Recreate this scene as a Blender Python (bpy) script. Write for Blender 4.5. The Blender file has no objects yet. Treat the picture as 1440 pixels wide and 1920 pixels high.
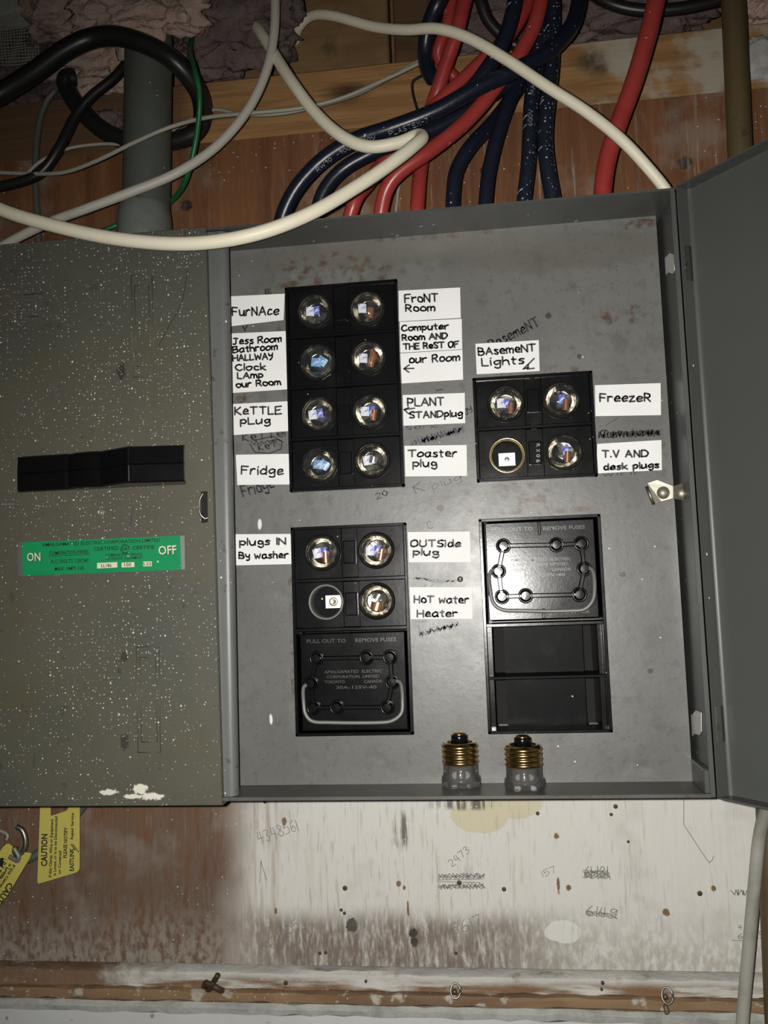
import bpy, bmesh, math, random
from mathutils import Vector, Matrix
random.seed(7)
scene = bpy.context.scene
COL = scene.collection

# ------------------------------------------------------------------ camera, world, light, exposure
# solved pose of the phone: rows = camera right, down, forward (metres, panel face is the plane y = 0, z up)
CR = Vector((0.99177998, 0.12325120, -0.03437471))
CD = Vector((-0.04547375, 0.08840094, -0.99504644))
CF = Vector((-0.11960191, 0.98843028, 0.09327898))
CAM = Vector((0.0813293, -0.67213259, -0.0634297))
FPX = 1660.0
cd = bpy.data.cameras.new('camera'); cam = bpy.data.objects.new('camera', cd); COL.objects.link(cam)
cd.sensor_fit = 'VERTICAL'; cd.sensor_height = 36.0; cd.lens = FPX / 1920 * 36.0
cd.clip_start = 0.01
m3 = Matrix((CR, -CD, -CF)).transposed()
cam.matrix_world = Matrix.Translation(CAM) @ m3.to_4x4()
scene.camera = cam
w = bpy.data.worlds.new('basement_dark'); scene.world = w; w.use_nodes = True
w.node_tree.nodes['Background'].inputs[0].default_value = (0.9, 0.85, 0.8, 1)
w.node_tree.nodes['Background'].inputs[1].default_value = 0.012
ld = bpy.data.lights.new('phone_flash', 'SPOT'); ld.energy = 21.5; ld.shadow_soft_size = 0.004
ld.spot_size = math.radians(110); ld.spot_blend = 1.0; ld.color = (1.0, 0.975, 0.92)
lo = bpy.data.objects.new('phone_flash', ld); COL.objects.link(lo)
lo.location = CAM + Vector((-0.018, 0.0, 0.007))
lo.rotation_euler = (Vector((0.085, 0.0, -0.12)) - lo.location).to_track_quat('-Z', 'Y').to_euler()
scene.view_settings.view_transform = 'Standard'; scene.view_settings.look = 'None'
scene.view_settings.gamma = 1.0; scene.view_settings.use_curve_mapping = False
scene.view_settings.exposure = 0.0

def at(u, v, y):
    d = CR * ((u - 720) / FPX) + CD * ((v - 960) / FPX) + CF
    return CAM + d * ((y - CAM.y) / d.y)
def atz(u, v, z):
    d = CR * ((u - 720) / FPX) + CD * ((v - 960) / FPX) + CF
    return CAM + d * ((z - CAM.z) / d.z)

# ------------------------------------------------------------------ materials
def material(name, color, rough=.5, metal=0., layers=(), bump=None, spec=.5, coat=0., pos=True, rvar=0.):
    """layers: (mask spec, colour) painted in order over the base colour, in place coordinates"""
    m = bpy.data.materials.new(name); m.use_nodes = True
    nt = m.node_tree; N = nt.nodes; L = nt.links
    b = N['Principled BSDF']
    b.inputs['Roughness'].default_value = rough; b.inputs['Metallic'].default_value = metal
    b.inputs['Specular IOR Level'].default_value = spec
    if coat: b.inputs['Coat Weight'].default_value = coat; b.inputs['Coat Roughness'].default_value = .12
    b.inputs['Base Color'].default_value = (*color, 1)
    if not layers and not bump and not rvar: return m
    if pos: co = N.new('ShaderNodeNewGeometry').outputs['Position']
    else: co = N.new('ShaderNodeTexCoord').outputs['Object']
    def mth(op, a, c=None, clamp=False, d=None):
        n = N.new('ShaderNodeMath'); n.operation = op; n.use_clamp = clamp
        for i, x in enumerate((a, c, d)):
            if x is None: continue
            if isinstance(x, (int, float)): n.inputs[i].default_value = x
            else: L.new(x, n.inputs[i])
        return n.outputs[0]
    def scaled(s):
        if s == (1, 1, 1): return co
        n = N.new('ShaderNodeVectorMath'); n.operation = 'MULTIPLY'; L.new(co, n.inputs[0]); n.inputs[1].default_value = s
        return n.outputs[0]
    def noise(scale, st=(1, 1, 1), detail=4, dist=0.):
        n = N.new('ShaderNodeTexNoise'); n.inputs['Scale'].default_value = scale; n.inputs['Detail'].default_value = detail
        n.inputs['Roughness'].default_value = .6; n.inputs['Distortion'].default_value = dist
        L.new(scaled(st), n.inputs['Vector']); return n.outputs[0]
    def sm(x, lo, hi):
        n = N.new('ShaderNodeMapRange'); n.interpolation_type = 'SMOOTHSTEP'
        n.inputs[1].default_value = lo; n.inputs[2].default_value = hi; L.new(x, n.inputs[0]); return n.outputs[0]
    sep = N.new('ShaderNodeSeparateXYZ'); L.new(co, sep.inputs[0]); PX, PY, PZ = sep.outputs
    def mask(s):
        k = s[0]
        if k == 'noise':   # scale, lo, hi, stretch
            return sm(noise(s[1], s[4] if len(s) > 4 else (1, 1, 1)), s[2], s[3])
        if k == 'speck':   # scale, radius, density, big-scale patchiness
            v = N.new('ShaderNodeTexVoronoi'); v.voronoi_dimensions = '2D'; v.inputs['Scale'].default_value = s[1]
            cb = N.new('ShaderNodeCombineXYZ'); L.new(mth('ADD', PX, mth('MULTIPLY', PY, .9)), cb.inputs[0]); L.new(mth('ADD', PZ, mth('MULTIPLY', PY, .6)), cb.inputs[1]); L.new(cb.outputs[0], v.inputs['Vector'])
            sc = N.new('ShaderNodeSeparateColor'); L.new(v.outputs['Color'], sc.inputs[0])
            r = mth('MULTIPLY', sc.outputs[1], s[2])
            hit = mth('LESS_THAN', v.outputs['Distance'], r)
            dens = mth('MULTIPLY', sm(noise(s[4], detail=1), .38, .68), s[3]) if len(s) > 4 and s[4] else s[3]
            return mth('MULTIPLY', hit, mth('LESS_THAN', sc.outputs[0], dens))
        if k == 'blob':    # x, z, rx, rz, wobble
            dx = mth('DIVIDE', mth('SUBTRACT', PX, s[1]), s[3]); dz = mth('DIVIDE', mth('SUBTRACT', PZ, s[2]), s[4])
            d = mth('SQRT', mth('ADD', mth('MULTIPLY', dx, dx), mth('MULTIPLY', dz, dz)))
            d = mth('ADD', d, mth('MULTIPLY', mth('SUBTRACT', noise(s[6] if len(s) > 6 else 60.), .5), s[5] * 2))
            return sm(d, 1.15, .75) if len(s) < 8 else sm(d, 1 + s[7], 1 - s[7])
        if k == 'band':    # z lo, z hi, softness, wobble, wobble scale
            wz = mth('ADD', PZ, mth('MULTIPLY', mth('SUBTRACT', noise(s[5], (1, 1, .25)), .5), s[4]))
            return mth('MULTIPLY', sm(wz, s[1] - s[3], s[1] + s[3]), sm(wz, s[2] + s[3], s[2] - s[3]))
        if k == 'xramp':   # x at 0, x at 1, wobble, scale
            wx = mth('ADD', PX, mth('MULTIPLY', mth('SUBTRACT', noise(s[4], (1, 1, .5)), .5), s[3]))
            return sm(wx, s[1], s[2])
        if k == 'mul':
            r = mask(s[1])
            for q in s[2:]: r = mth('MULTIPLY', r, mask(q))
            return r
        if k == 'max':
            r = mask(s[1])
            for q in s[2:]: r = mth('MAXIMUM', r, mask(q))
            return r
        if k == 'amt': return mth('MULTIPLY', mask(s[1]), s[2])
    cur = None
    for sp, c in layers:
        mx = N.new('ShaderNodeMix'); mx.data_type = 'RGBA'
        L.new(mask(sp), mx.inputs[0])
        if cur is None: mx.inputs[6].default_value = (*color, 1)
        else: L.new(cur, mx.inputs[6])
        mx.inputs[7].default_value = (*c, 1); cur = mx.outputs[2]
    if cur is not None: L.new(cur, b.inputs['Base Color'])
    if rvar:
        L.new(mth('ADD', mth('MULTIPLY', noise(35, detail=5), rvar * 2), rough - rvar), b.inputs['Roughness'])
    if bump:               # scale, strength, distance, stretch
        bn = N.new('ShaderNodeBump'); bn.inputs['Strength'].default_value = bump[1]; bn.inputs['Distance'].default_value = bump[2]
        L.new(noise(bump[0], bump[3] if len(bump) > 3 else (1, 1, 1), 5), bn.inputs['Height']); L.new(bn.outputs[0], b.inputs['Normal'])
    return m

def px_blob(u, v, ru, rv, y=0., wob=.5, sc=60., soft=None):
    p = at(u, v, y); k = .69 / FPX
    if sc == 60. and max(ru, rv) < 20: sc = 380.; wob = max(wob, .55)
    r = ('blob', p.x, p.z, ru * k, rv * k, wob, sc)
    return r + (soft,) if soft else r
RUST = (.075, .040, .020)
YW = .08                                   # face of the backboard behind the box
M = {}
M['panel'] = material('panel_grey_paint', (.150, .150, .142), .38, layers=[
    (('noise', 9, .35, .72), (.115, .116, .110)), (('noise', 45, .5, .75), (.108, .104, .092)), (('amt', ('noise', 130, .52, .72), .6), (.085, .082, .072)),
    (('amt', ('noise', 22, .58, .72), .5), (.19, .19, .18)),
    (('amt', ('max', px_blob(760, 470, 340, 28), px_blob(1060, 470, 200, 40), px_blob(545, 640, 14, 120)), .55), (.118, .110, .088)),
    (('amt', ('mul', ('noise', 110, .46, .66), ('max', px_blob(580, 535, 70, 14), px_blob(600, 500, 90, 26, 0, .9), px_blob(700, 515, 60, 20), px_blob(1000, 700, 90, 14),
        px_blob(985, 925, 70, 26), px_blob(1160, 590, 50, 20), px_blob(880, 990, 14, 70), px_blob(820, 440, 120, 10), px_blob(1200, 420, 40, 10),
        px_blob(525, 680, 12, 70), px_blob(452, 750, 14, 14), px_blob(1241, 840, 8, 50), px_blob(550, 1180, 8, 160), px_blob(1000, 958, 110, 8))), .85), RUST),
    (('max', px_blob(1028, 592, 6, 6, 0, .3), px_blob(1167, 1077, 6, 5, 0, .2), px_blob(1219, 1258, 5, 5, 0, .3), px_blob(826, 953, 7, 7, 0, .3), px_blob(1086, 668, 4, 5)), (.06, .045, .025)),
    (('speck', 260, .13, .28, 0), (.075, .072, .064)), (('speck', 90, .06, .08, 0), (.6, .6, .57)),
    (('max', px_blob(487, 983, 4, 10, 0, .4, 200), px_blob(508, 1350, 3, 10, 0, .6, 200)), (.75, .75, .72))],
    bump=(220, .16, .0006), rvar=.12)
M['cover'] = material('cover_olive_grey_paint', (.094, .090, .066), .5, layers=[
    (('noise', 6, .35, .7), (.072, .074, .062)), (('noise', 28, .5, .75), (.090, .080, .052)),
    (('amt', ('noise', 70, .62, .74), .7), (.045, .034, .02)),
    (('max', px_blob(284, 1493, 22, 6, -.045, .9, 240), px_blob(264, 1480, 12, 8, -.045, 1., 260), px_blob(246, 1493, 14, 4, -.045, 1., 240), px_blob(205, 1485, 14, 5, -.045, 1.2, 240)), (.72, .70, .6)),
    (('amt', ('max', px_blob(228, 695, 8, 16, -.045, .8, 260), px_blob(234, 1232, 7, 10, -.045, .8, 260), px_blob(234, 1390, 8, 14, -.045, .8, 260)), .8), (.028, .024, .018)),
    (('speck', 340, .17, .60, 11), (.55, .54, .49)), (('speck', 420, .18, .12, 0), (.45, .44, .38)), (('speck', 170, .12, .24, 11), (.66, .65, .6)), (('speck', 70, .05, .15, 0), (.6, .58, .5))],
    bump=(120, .10, .0006), rvar=.08)
M['strip'] = material('strip_grey_paint', (.125, .128, .128), .40, layers=[(('noise', 12, .4, .7), (.105, .108, .106)),
    (('amt', ('noise', 90, .63, .72), .8), (.06, .04, .025)), (('speck', 130, .12, .25, 8), (.7, .7, .66))], bump=(160, .1, .0005))
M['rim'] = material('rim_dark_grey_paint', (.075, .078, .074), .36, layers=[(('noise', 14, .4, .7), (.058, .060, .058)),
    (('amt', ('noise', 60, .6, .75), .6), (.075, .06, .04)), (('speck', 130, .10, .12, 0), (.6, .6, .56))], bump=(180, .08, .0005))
M['ledge'] = material('ledge_grimy_grey_paint', (.10, .099, .092), .42, layers=[(('noise', 10, .35, .65), (.065, .058, .048)),
    (('amt', ('noise', 40, .5, .7), .6), (.12, .105, .085)), (('amt', ('noise', 130, .6, .72), .7), (.05, .035, .022))], bump=(160, .15, .0006))
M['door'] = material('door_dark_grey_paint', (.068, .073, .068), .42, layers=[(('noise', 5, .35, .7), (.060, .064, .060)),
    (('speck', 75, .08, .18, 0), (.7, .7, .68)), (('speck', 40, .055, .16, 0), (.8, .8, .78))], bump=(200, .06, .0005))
M['bakelite'] = material('black_bakelite', (.0045, .0045, .005), .22, layers=[(('speck', 150, .08, .05, 0), (.4, .4, .38)), (('noise', 40, .55, .75), (.009, .009, .009))],
    bump=(150, .10, .0005), rvar=.08, spec=.32)
M['bakelite_dusty'] = material('dusty_black_bakelite', (.006, .0065, .007), .42, layers=[(('noise', 50, .5, .72), (.013, .014, .014)), (('speck', 70, .05, .12, 0), (.6, .6, .58))], bump=(150, .1, .0006), spec=.05)
M['bakelite_plain'] = material('moulded_black_bakelite', (.0045, .0045, .005), .20, bump=(420, .08, .0004), rvar=.06, spec=.34)
M['moulded'] = material('glint_grey_bakelite', (.034, .033, .032), .35)  # lighter grey puts the glint of the raised letters into the colour
M['paper'] = material('white_note_paper', (.80, .80, .79), .75, layers=[(('noise', 30, .4, .8), (.75, .75, .735))], bump=(90, .1, .0006))
M['ink'] = material('black_marker_ink', (.02, .02, .022), .5)
M['ghost'] = material('faded_marker_on_metal', (.028, .028, .032), .4)
M['ghost_purple'] = material('faded_purple_marker_on_metal', (.058, .055, .075), .4)
M['pencil'] = material('pencil_line', (.20, .19, .18), .6)
M['green'] = material('green_nameplate_enamel', (.010, .27, .098), .35, layers=[(('noise', 30, .45, .75), (.008, .22, .08)), (('speck', 180, .12, .15, 0), (.7, .8, .7))], bump=(60, .15, .001))
M['aluminium'] = material('aluminium', (.55, .55, .52), .38, .9, bump=(200, .1, .0004))
M['cream_print'] = material('cream_print', (.72, .66, .48), .55)
M['black_print'] = material('black_print', (.012, .02, .014), .5)
M['steel'] = material('bright_steel', (.30, .29, .24), .50, .75, bump=(260, .12, .0004))
M['steel_dull'] = material('dull_steel', (.34, .33, .29), .42, 1., layers=[(('noise', 120, .5, .7), (.2, .16, .1))], pos=False)
M['wire_grey'] = material('grey_steel_wire', (.20, .20, .185), .45, .3)
M['white_chip'] = material('scraped_bare_metal', (.72, .72, .68), .4, .3, bump=(240, .3, .001))
M['brass'] = material('fuse_brass', (.62, .42, .17), .24, 1., layers=[(('noise', 200, .5, .75), (.42, .27, .10))], pos=False)
M['brass_pale'] = material('socket_brass', (.75, .62, .36), .25, 1.)
M['silver_cup'] = material('fuse_inner_metal', (.62, .59, .50), .13, 1., layers=[(('noise', 110, .48, .56), (.09, .085, .075))], bump=(150, .30, .0012), pos=False)
M['solder'] = material('fuse_solder', (.7, .7, .68), .25, .9, bump=(300, .4, .001), pos=False)
M['contact'] = material('contact_plate', (.85, .80, .66), .35, .6)
M['chip_blue'] = material('fuse_blue_label', (.16, .34, .62), .35, layers=[(('noise', 330, .5, .6), (.55, .7, .85))], pos=False)
M['chip_violet'] = material('fuse_violet_label', (.10, .14, .62), .35, layers=[(('noise', 300, .5, .58), (.62, .66, .92))], pos=False)
M['chip_white'] = material('fuse_white_label', (.82, .84, .92), .4, layers=[(('noise', 420, .56, .6), (.2, .25, .6))], pos=False)
M['copper'] = material('fuse_copper_link', (.80, .36, .17), .28, .85)
M['conduit'] = material('grey_green_conduit_paint', (.095, .105, .090), .5, layers=[(('noise', 14, .4, .7), (.075, .082, .070)), (('speck', 120, .1, .12, 0), (.5, .5, .46))], bump=(90, .1, .001))
M['conduit_collar'] = material('pale_grey_collar', (.15, .165, .15), .5, layers=[(('noise', 40, .4, .7), (.11, .115, .10))], bump=(90, .2, .001))
M['brown_pipe'] = material('olive_brown_pipe', (.105, .075, .033), .55, layers=[(('noise', 20, .4, .7, (1, 1, .3)), (.075, .052, .024)), (('noise', 60, .62, .75), (.03, .022, .014))], bump=(60, .3, .002))
M['cream_cable'] = material('cream_cable_jacket', (.86, .80, .63), .48, layers=[(('noise', 40, .5, .8), (.80, .73, .56))])
M['grey_cable'] = material('grey_white_cable_jacket', (.52, .49, .43), .5, layers=[(('noise', 40, .5, .8), (.46, .42, .36))])
M['thin_wire'] = material('thin_grey_wire', (.34, .33, .27), .5)
M['dull_cable'] = material('dirty_white_cable_jacket', (.36, .35, .31), .55, layers=[(('noise', 14, .45, .65), (.22, .21, .18))])
M['black_cable'] = material('black_cable_jacket', (.014, .014, .014), .38)
M['navy'] = material('navy_cable_jacket', (.009, .012, .024), .33, layers=[(('speck', 220, .16, .16, 14), (.5, .52, .55))], bump=(30, .3, .002))
M['navy_speck'] = material('paint_specked_navy_cable_jacket', (.010, .014, .026), .38, layers=[(('speck', 260, .2, .55, 0), (.42, .45, .5))], bump=(60, .3, .002))
M['red'] = material('red_cable_jacket', (.37, .048, .042), .33, layers=[(('noise', 20, .4, .7), (.31, .032, .027)), (('speck', 220, .13, .10, 14), (.75, .55, .5))], bump=(40, .15, .001))
M['green_wire'] = material('green_wire_jacket', (.012, .12, .040), .4)
M['cable_print'] = material('white_cable_print', (.26, .28, .32), .5)
M['red_print'] = material('dark_print_on_red', (.12, .01, .01), .5)
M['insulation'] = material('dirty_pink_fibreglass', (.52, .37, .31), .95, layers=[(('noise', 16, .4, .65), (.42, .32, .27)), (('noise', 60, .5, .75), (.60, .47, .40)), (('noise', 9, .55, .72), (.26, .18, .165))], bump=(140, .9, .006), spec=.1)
M['insulation_dark'] = material('dark_fibreglass', (.15, .11, .105), .95, layers=[(('noise', 22, .4, .65), (.22, .16, .15)), (('noise', 9, .5, .7), (.07, .058, .06))], bump=(140, .9, .006), spec=.1)  # darker, browner tone for some of the insulation lumps
M['mesh_wire'] = material('wire_lath', (.30, .29, .25), .6)
M['plaster'] = material('grey_plaster', (.45, .46, .43), .9, layers=[(('noise', 60, .4, .7), (.34, .34, .31))], bump=(90, .5, .003))
M['yellow'] = material('yellow_tag_plastic', (.58, .50, .11), .5, layers=[(('noise', 40, .5, .75), (.50, .43, .09))])
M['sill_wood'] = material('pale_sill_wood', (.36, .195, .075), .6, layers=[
    (('noise', 8, .42, .6, (1, 1, 14)), (.27, .135, .05)), (('noise', 30, .5, .7, (.4, 1, 10)), (.40, .235, .10)),
    (px_blob(650, 170, 40, 22, .085, .45, 30, .7), (.07, .035, .016)), (px_blob(1120, 110, 40, 30, .085, .6, 30, .6), (.10, .06, .03)),
    (('mul', ('xramp', at(1040, 100, .085).x, at(1150, 100, .085).x, .12, 14), ('noise', 22, .42, .60)), (.42, .38, .30)),
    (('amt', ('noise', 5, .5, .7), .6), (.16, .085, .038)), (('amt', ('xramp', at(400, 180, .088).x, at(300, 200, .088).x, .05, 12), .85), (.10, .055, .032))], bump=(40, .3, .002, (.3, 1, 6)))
M['rim_wood'] = material('tan_rim_joist_wood', (.24, .145, .062), .7, layers=[(('noise', 9, .4, .65, (1, 1, 5)), (.175, .10, .042)), (('noise', 40, .55, .75), (.12, .075, .035))], bump=(40, .3, .002))
M['dark_wood'] = material('dark_joist_wood', (.13, .068, .030), .7, layers=[(('noise', 9, .4, .65, (1, 1, 5)), (.085, .045, .02))], bump=(40, .3, .002))
def board_z(v): return at(700, v, YW).z
M['board'] = material('backboard_plywood', (.185, .075, .028), .6, layers=[
    (('noise', 9, .38, .66, (5, 1, .35)), (.125, .048, .018)), (('noise', 40, .5, .7, (4, 1, .2)), (.215, .098, .040)),
    (('amt', ('noise', 5, .5, .7), .7), (.10, .040, .018)),
    (('max', px_blob(350, 385, 14, 12, YW, .3), px_blob(1283, 305, 15, 14, YW, .25), px_blob(905, 320, 6, 8, YW)), (.028, .014, .008)),
    (('amt', ('mul', ('band', -2, board_z(1500), .03, .05, 10), ('noise', 70, .22, .58, (2.5, 1, .5))), .95), (.145, .098, .069)),
    # white wash on the lower part
    (('mul', ('band', -2, board_z(1470), .012, .02, 10), ('xramp', at(395, 1600, YW).x, at(490, 1600, YW).x, .07, 9)), (.66, .645, .60)),
    (('amt', ('mul', ('band', -2, board_z(1745), .030, .05, 16), ('noise', 140, .34, .62, (1.6, 1, .8))), .7), (.38, .34, .295)),
    (('amt', ('mul', ('band', board_z(1830), board_z(1718), .011, .022, 14), ('xramp', at(1160, 1700, YW).x, at(880, 1740, YW).x, .05, 12), ('xramp', at(380, 1700, YW).x, at(520, 1700, YW).x, .05, 12), ('noise', 120, .22, .60, (2.5, 1, .6))), .82), (.115, .070, .048)),
    (('amt', ('mul', ('xramp', at(470, 1600, YW).x, at(640, 1600, YW).x, .06, 8), ('noise', 95, .60, .72, (2.4, 1, .14))), .55), (.40, .37, .31)),
    (('amt', ('mul', ('xramp', at(640, 1600, YW).x, at(480, 1600, YW).x, .06, 8), ('noise', 60, .48, .66, (2.4, 1, .14)), ('band', -2, board_z(1470), .01, .02, 10), ('xramp', at(400, 1600, YW).x, at(470, 1600, YW).x, .04, 9)), .6), (.36, .27, .21)),
    (('max', px_blob(900, 1528, 58, 36, YW, .22, 45, .04), px_blob(960, 1510, 60, 26, YW, .35, 40, .06)), (.60, .55, .40)),
    (('amt', ('mul', ('max', px_blob(870, 1508, 60, 12, YW, .5, 60, .4), px_blob(752, 1560, 16, 34, YW, .5, 70, .4)), ('noise', 120, .42, .58, (3, 1, .2))), .9), (.10, .085, .06)),
    (('max', px_blob(533, 1540, 5, 9, YW, .4), px_blob(747, 1657, 5, 6, YW, .2), px_blob(758, 1664, 3, 5, YW, .2), px_blob(765, 1705, 2.5, 16, YW, .4), px_blob(1043, 1568, 5, 6, YW, .4), px_blob(1047, 1660, 3, 16, YW, .5),
        px_blob(1066, 1665, 5, 6, YW, .4), px_blob(517, 1708, 3, 7, YW, .4), px_blob(1249, 1711, 7, 7, YW, .3), px_blob(1338, 1666, 5, 6, YW, .4)), (.20, .105, .045)),
    (('max', px_blob(775, 1750, 9, 10, YW, .3), px_blob(777, 1766, 8, 10, YW, .5), px_blob(660, 1735, 12, 14, YW, .7)), (.05, .038, .036)),
    (px_blob(1055, 1748, 34, 22, YW, .35, 40, .05), (.68, .67, .63)),
    (('amt', ('noise', 13, .52, .7), .35), (.36, .33, .28)),
    (('amt', ('mul', ('noise', 210, .56, .66, (2.2, 1, .22)), ('noise', 7, .35, .65)), .34), (.24, .22, .19)),
    (('speck', 230, .15, .16, 9), (.62, .56, .47))], bump=(60, .35, .0015, (4, 1, .25)))
M['trim_paint'] = material('old_white_paint_on_trim', (.56, .55, .51), .65, layers=[
    (('mul', ('noise', 26, .40, .56, (.35, 1, 3)), ('band', -2, board_z(1838), .004, .008, 20)), (.19, .105, .052)), (('noise', 50, .56, .72), (.34, .29, .23)),
    (('mul', ('xramp', at(420, 1850, YW).x, at(250, 1850, YW).x, .05, 10), ('noise', 20, .36, .55)), (.20, .125, .075)), (('speck', 200, .15, .2, 9), (.6, .55, .48))], bump=(70, .6, .003))
M['trim_brown'] = material('bare_brown_trim_wood', (.25, .155, .080), .7, layers=[(('noise', 16, .42, .6, (.4, 1, 2)), (.17, .10, .055)), (('noise', 45, .58, .66), (.45, .41, .34)), (('speck', 260, .16, .3, 8), (.55, .5, .42))], bump=(80, .5, .002))
M['lower_wall'] = material('lower_white_wall_paint', (.62, .63, .62), .7, layers=[(('noise', 12, .45, .7), (.56, .56, .54)), (('noise', 80, .66, .72), (.3, .28, .24))], bump=(60, .2, .001))
M['slot'] = material('slot_shade_olive', (.10, .098, .085), .8, layers=[(('noise', 30, .45, .65), (.075, .07, .06))])  # dark olive grey stands in for the shade in the gap under the board
M['nail'] = material('rusty_nail_head', (.09, .055, .03), .6, .4)
M['dark_hole'] = material('hole_shade_black', (.012, .011, .01), .9)  # near-black colour stands in for the shade inside slots, notches and bays
M['rust_patch'] = material('hook_steel', (.20, .17, .13), .4, .8)
def glass(name, tint=.95, rough=.02, milky=.018, ior=1.6):
    m = bpy.data.materials.new(name); m.use_nodes = True; nt = m.node_tree; nt.nodes.clear()
    o = nt.nodes.new('ShaderNodeOutputMaterial'); mx = nt.nodes.new('ShaderNodeMixShader'); t = nt.nodes.new('ShaderNodeBsdfTransparent')
    g = nt.nodes.new('ShaderNodeBsdfGlossy'); f = nt.nodes.new('ShaderNodeFresnel'); f.inputs[0].default_value = ior
    t.inputs[0].default_value = (tint, tint, tint, 1); g.inputs['Roughness'].default_value = rough
    tc = nt.nodes.new('ShaderNodeTexCoord'); nz = nt.nodes.new('ShaderNodeTexNoise'); nz.inputs['Scale'].default_value = 260
    bp = nt.nodes.new('ShaderNodeBump'); bp.inputs['Strength'].default_value = .35; bp.inputs['Distance'].default_value = .0012
    nt.links.new(tc.outputs['Object'], nz.inputs['Vector']); nt.links.new(nz.outputs[0], bp.inputs['Height'])
    nt.links.new(bp.outputs[0], g.inputs['Normal'])
    nt.links.new(f.outputs[0], mx.inputs[0]); nt.links.new(t.outputs[0], mx.inputs[1]); nt.links.new(g.outputs[0], mx.inputs[2]); df = nt.nodes.new('ShaderNodeBsdfDiffuse'); df.inputs[0].default_value = (.85, .86, .84, 1); m2 = nt.nodes.new('ShaderNodeMixShader'); m2.inputs[0].default_value = milky
    nt.links.new(mx.outputs[0], m2.inputs[1]); nt.links.new(df.outputs[0], m2.inputs[2]); nt.links.new(m2.outputs[0], o.inputs[0])
    return m
M['glass'] = glass('fuse_glass')
M['pressed_glass'] = glass('pressed_fuse_glass', .992, .06, .04, 1.5)

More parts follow.
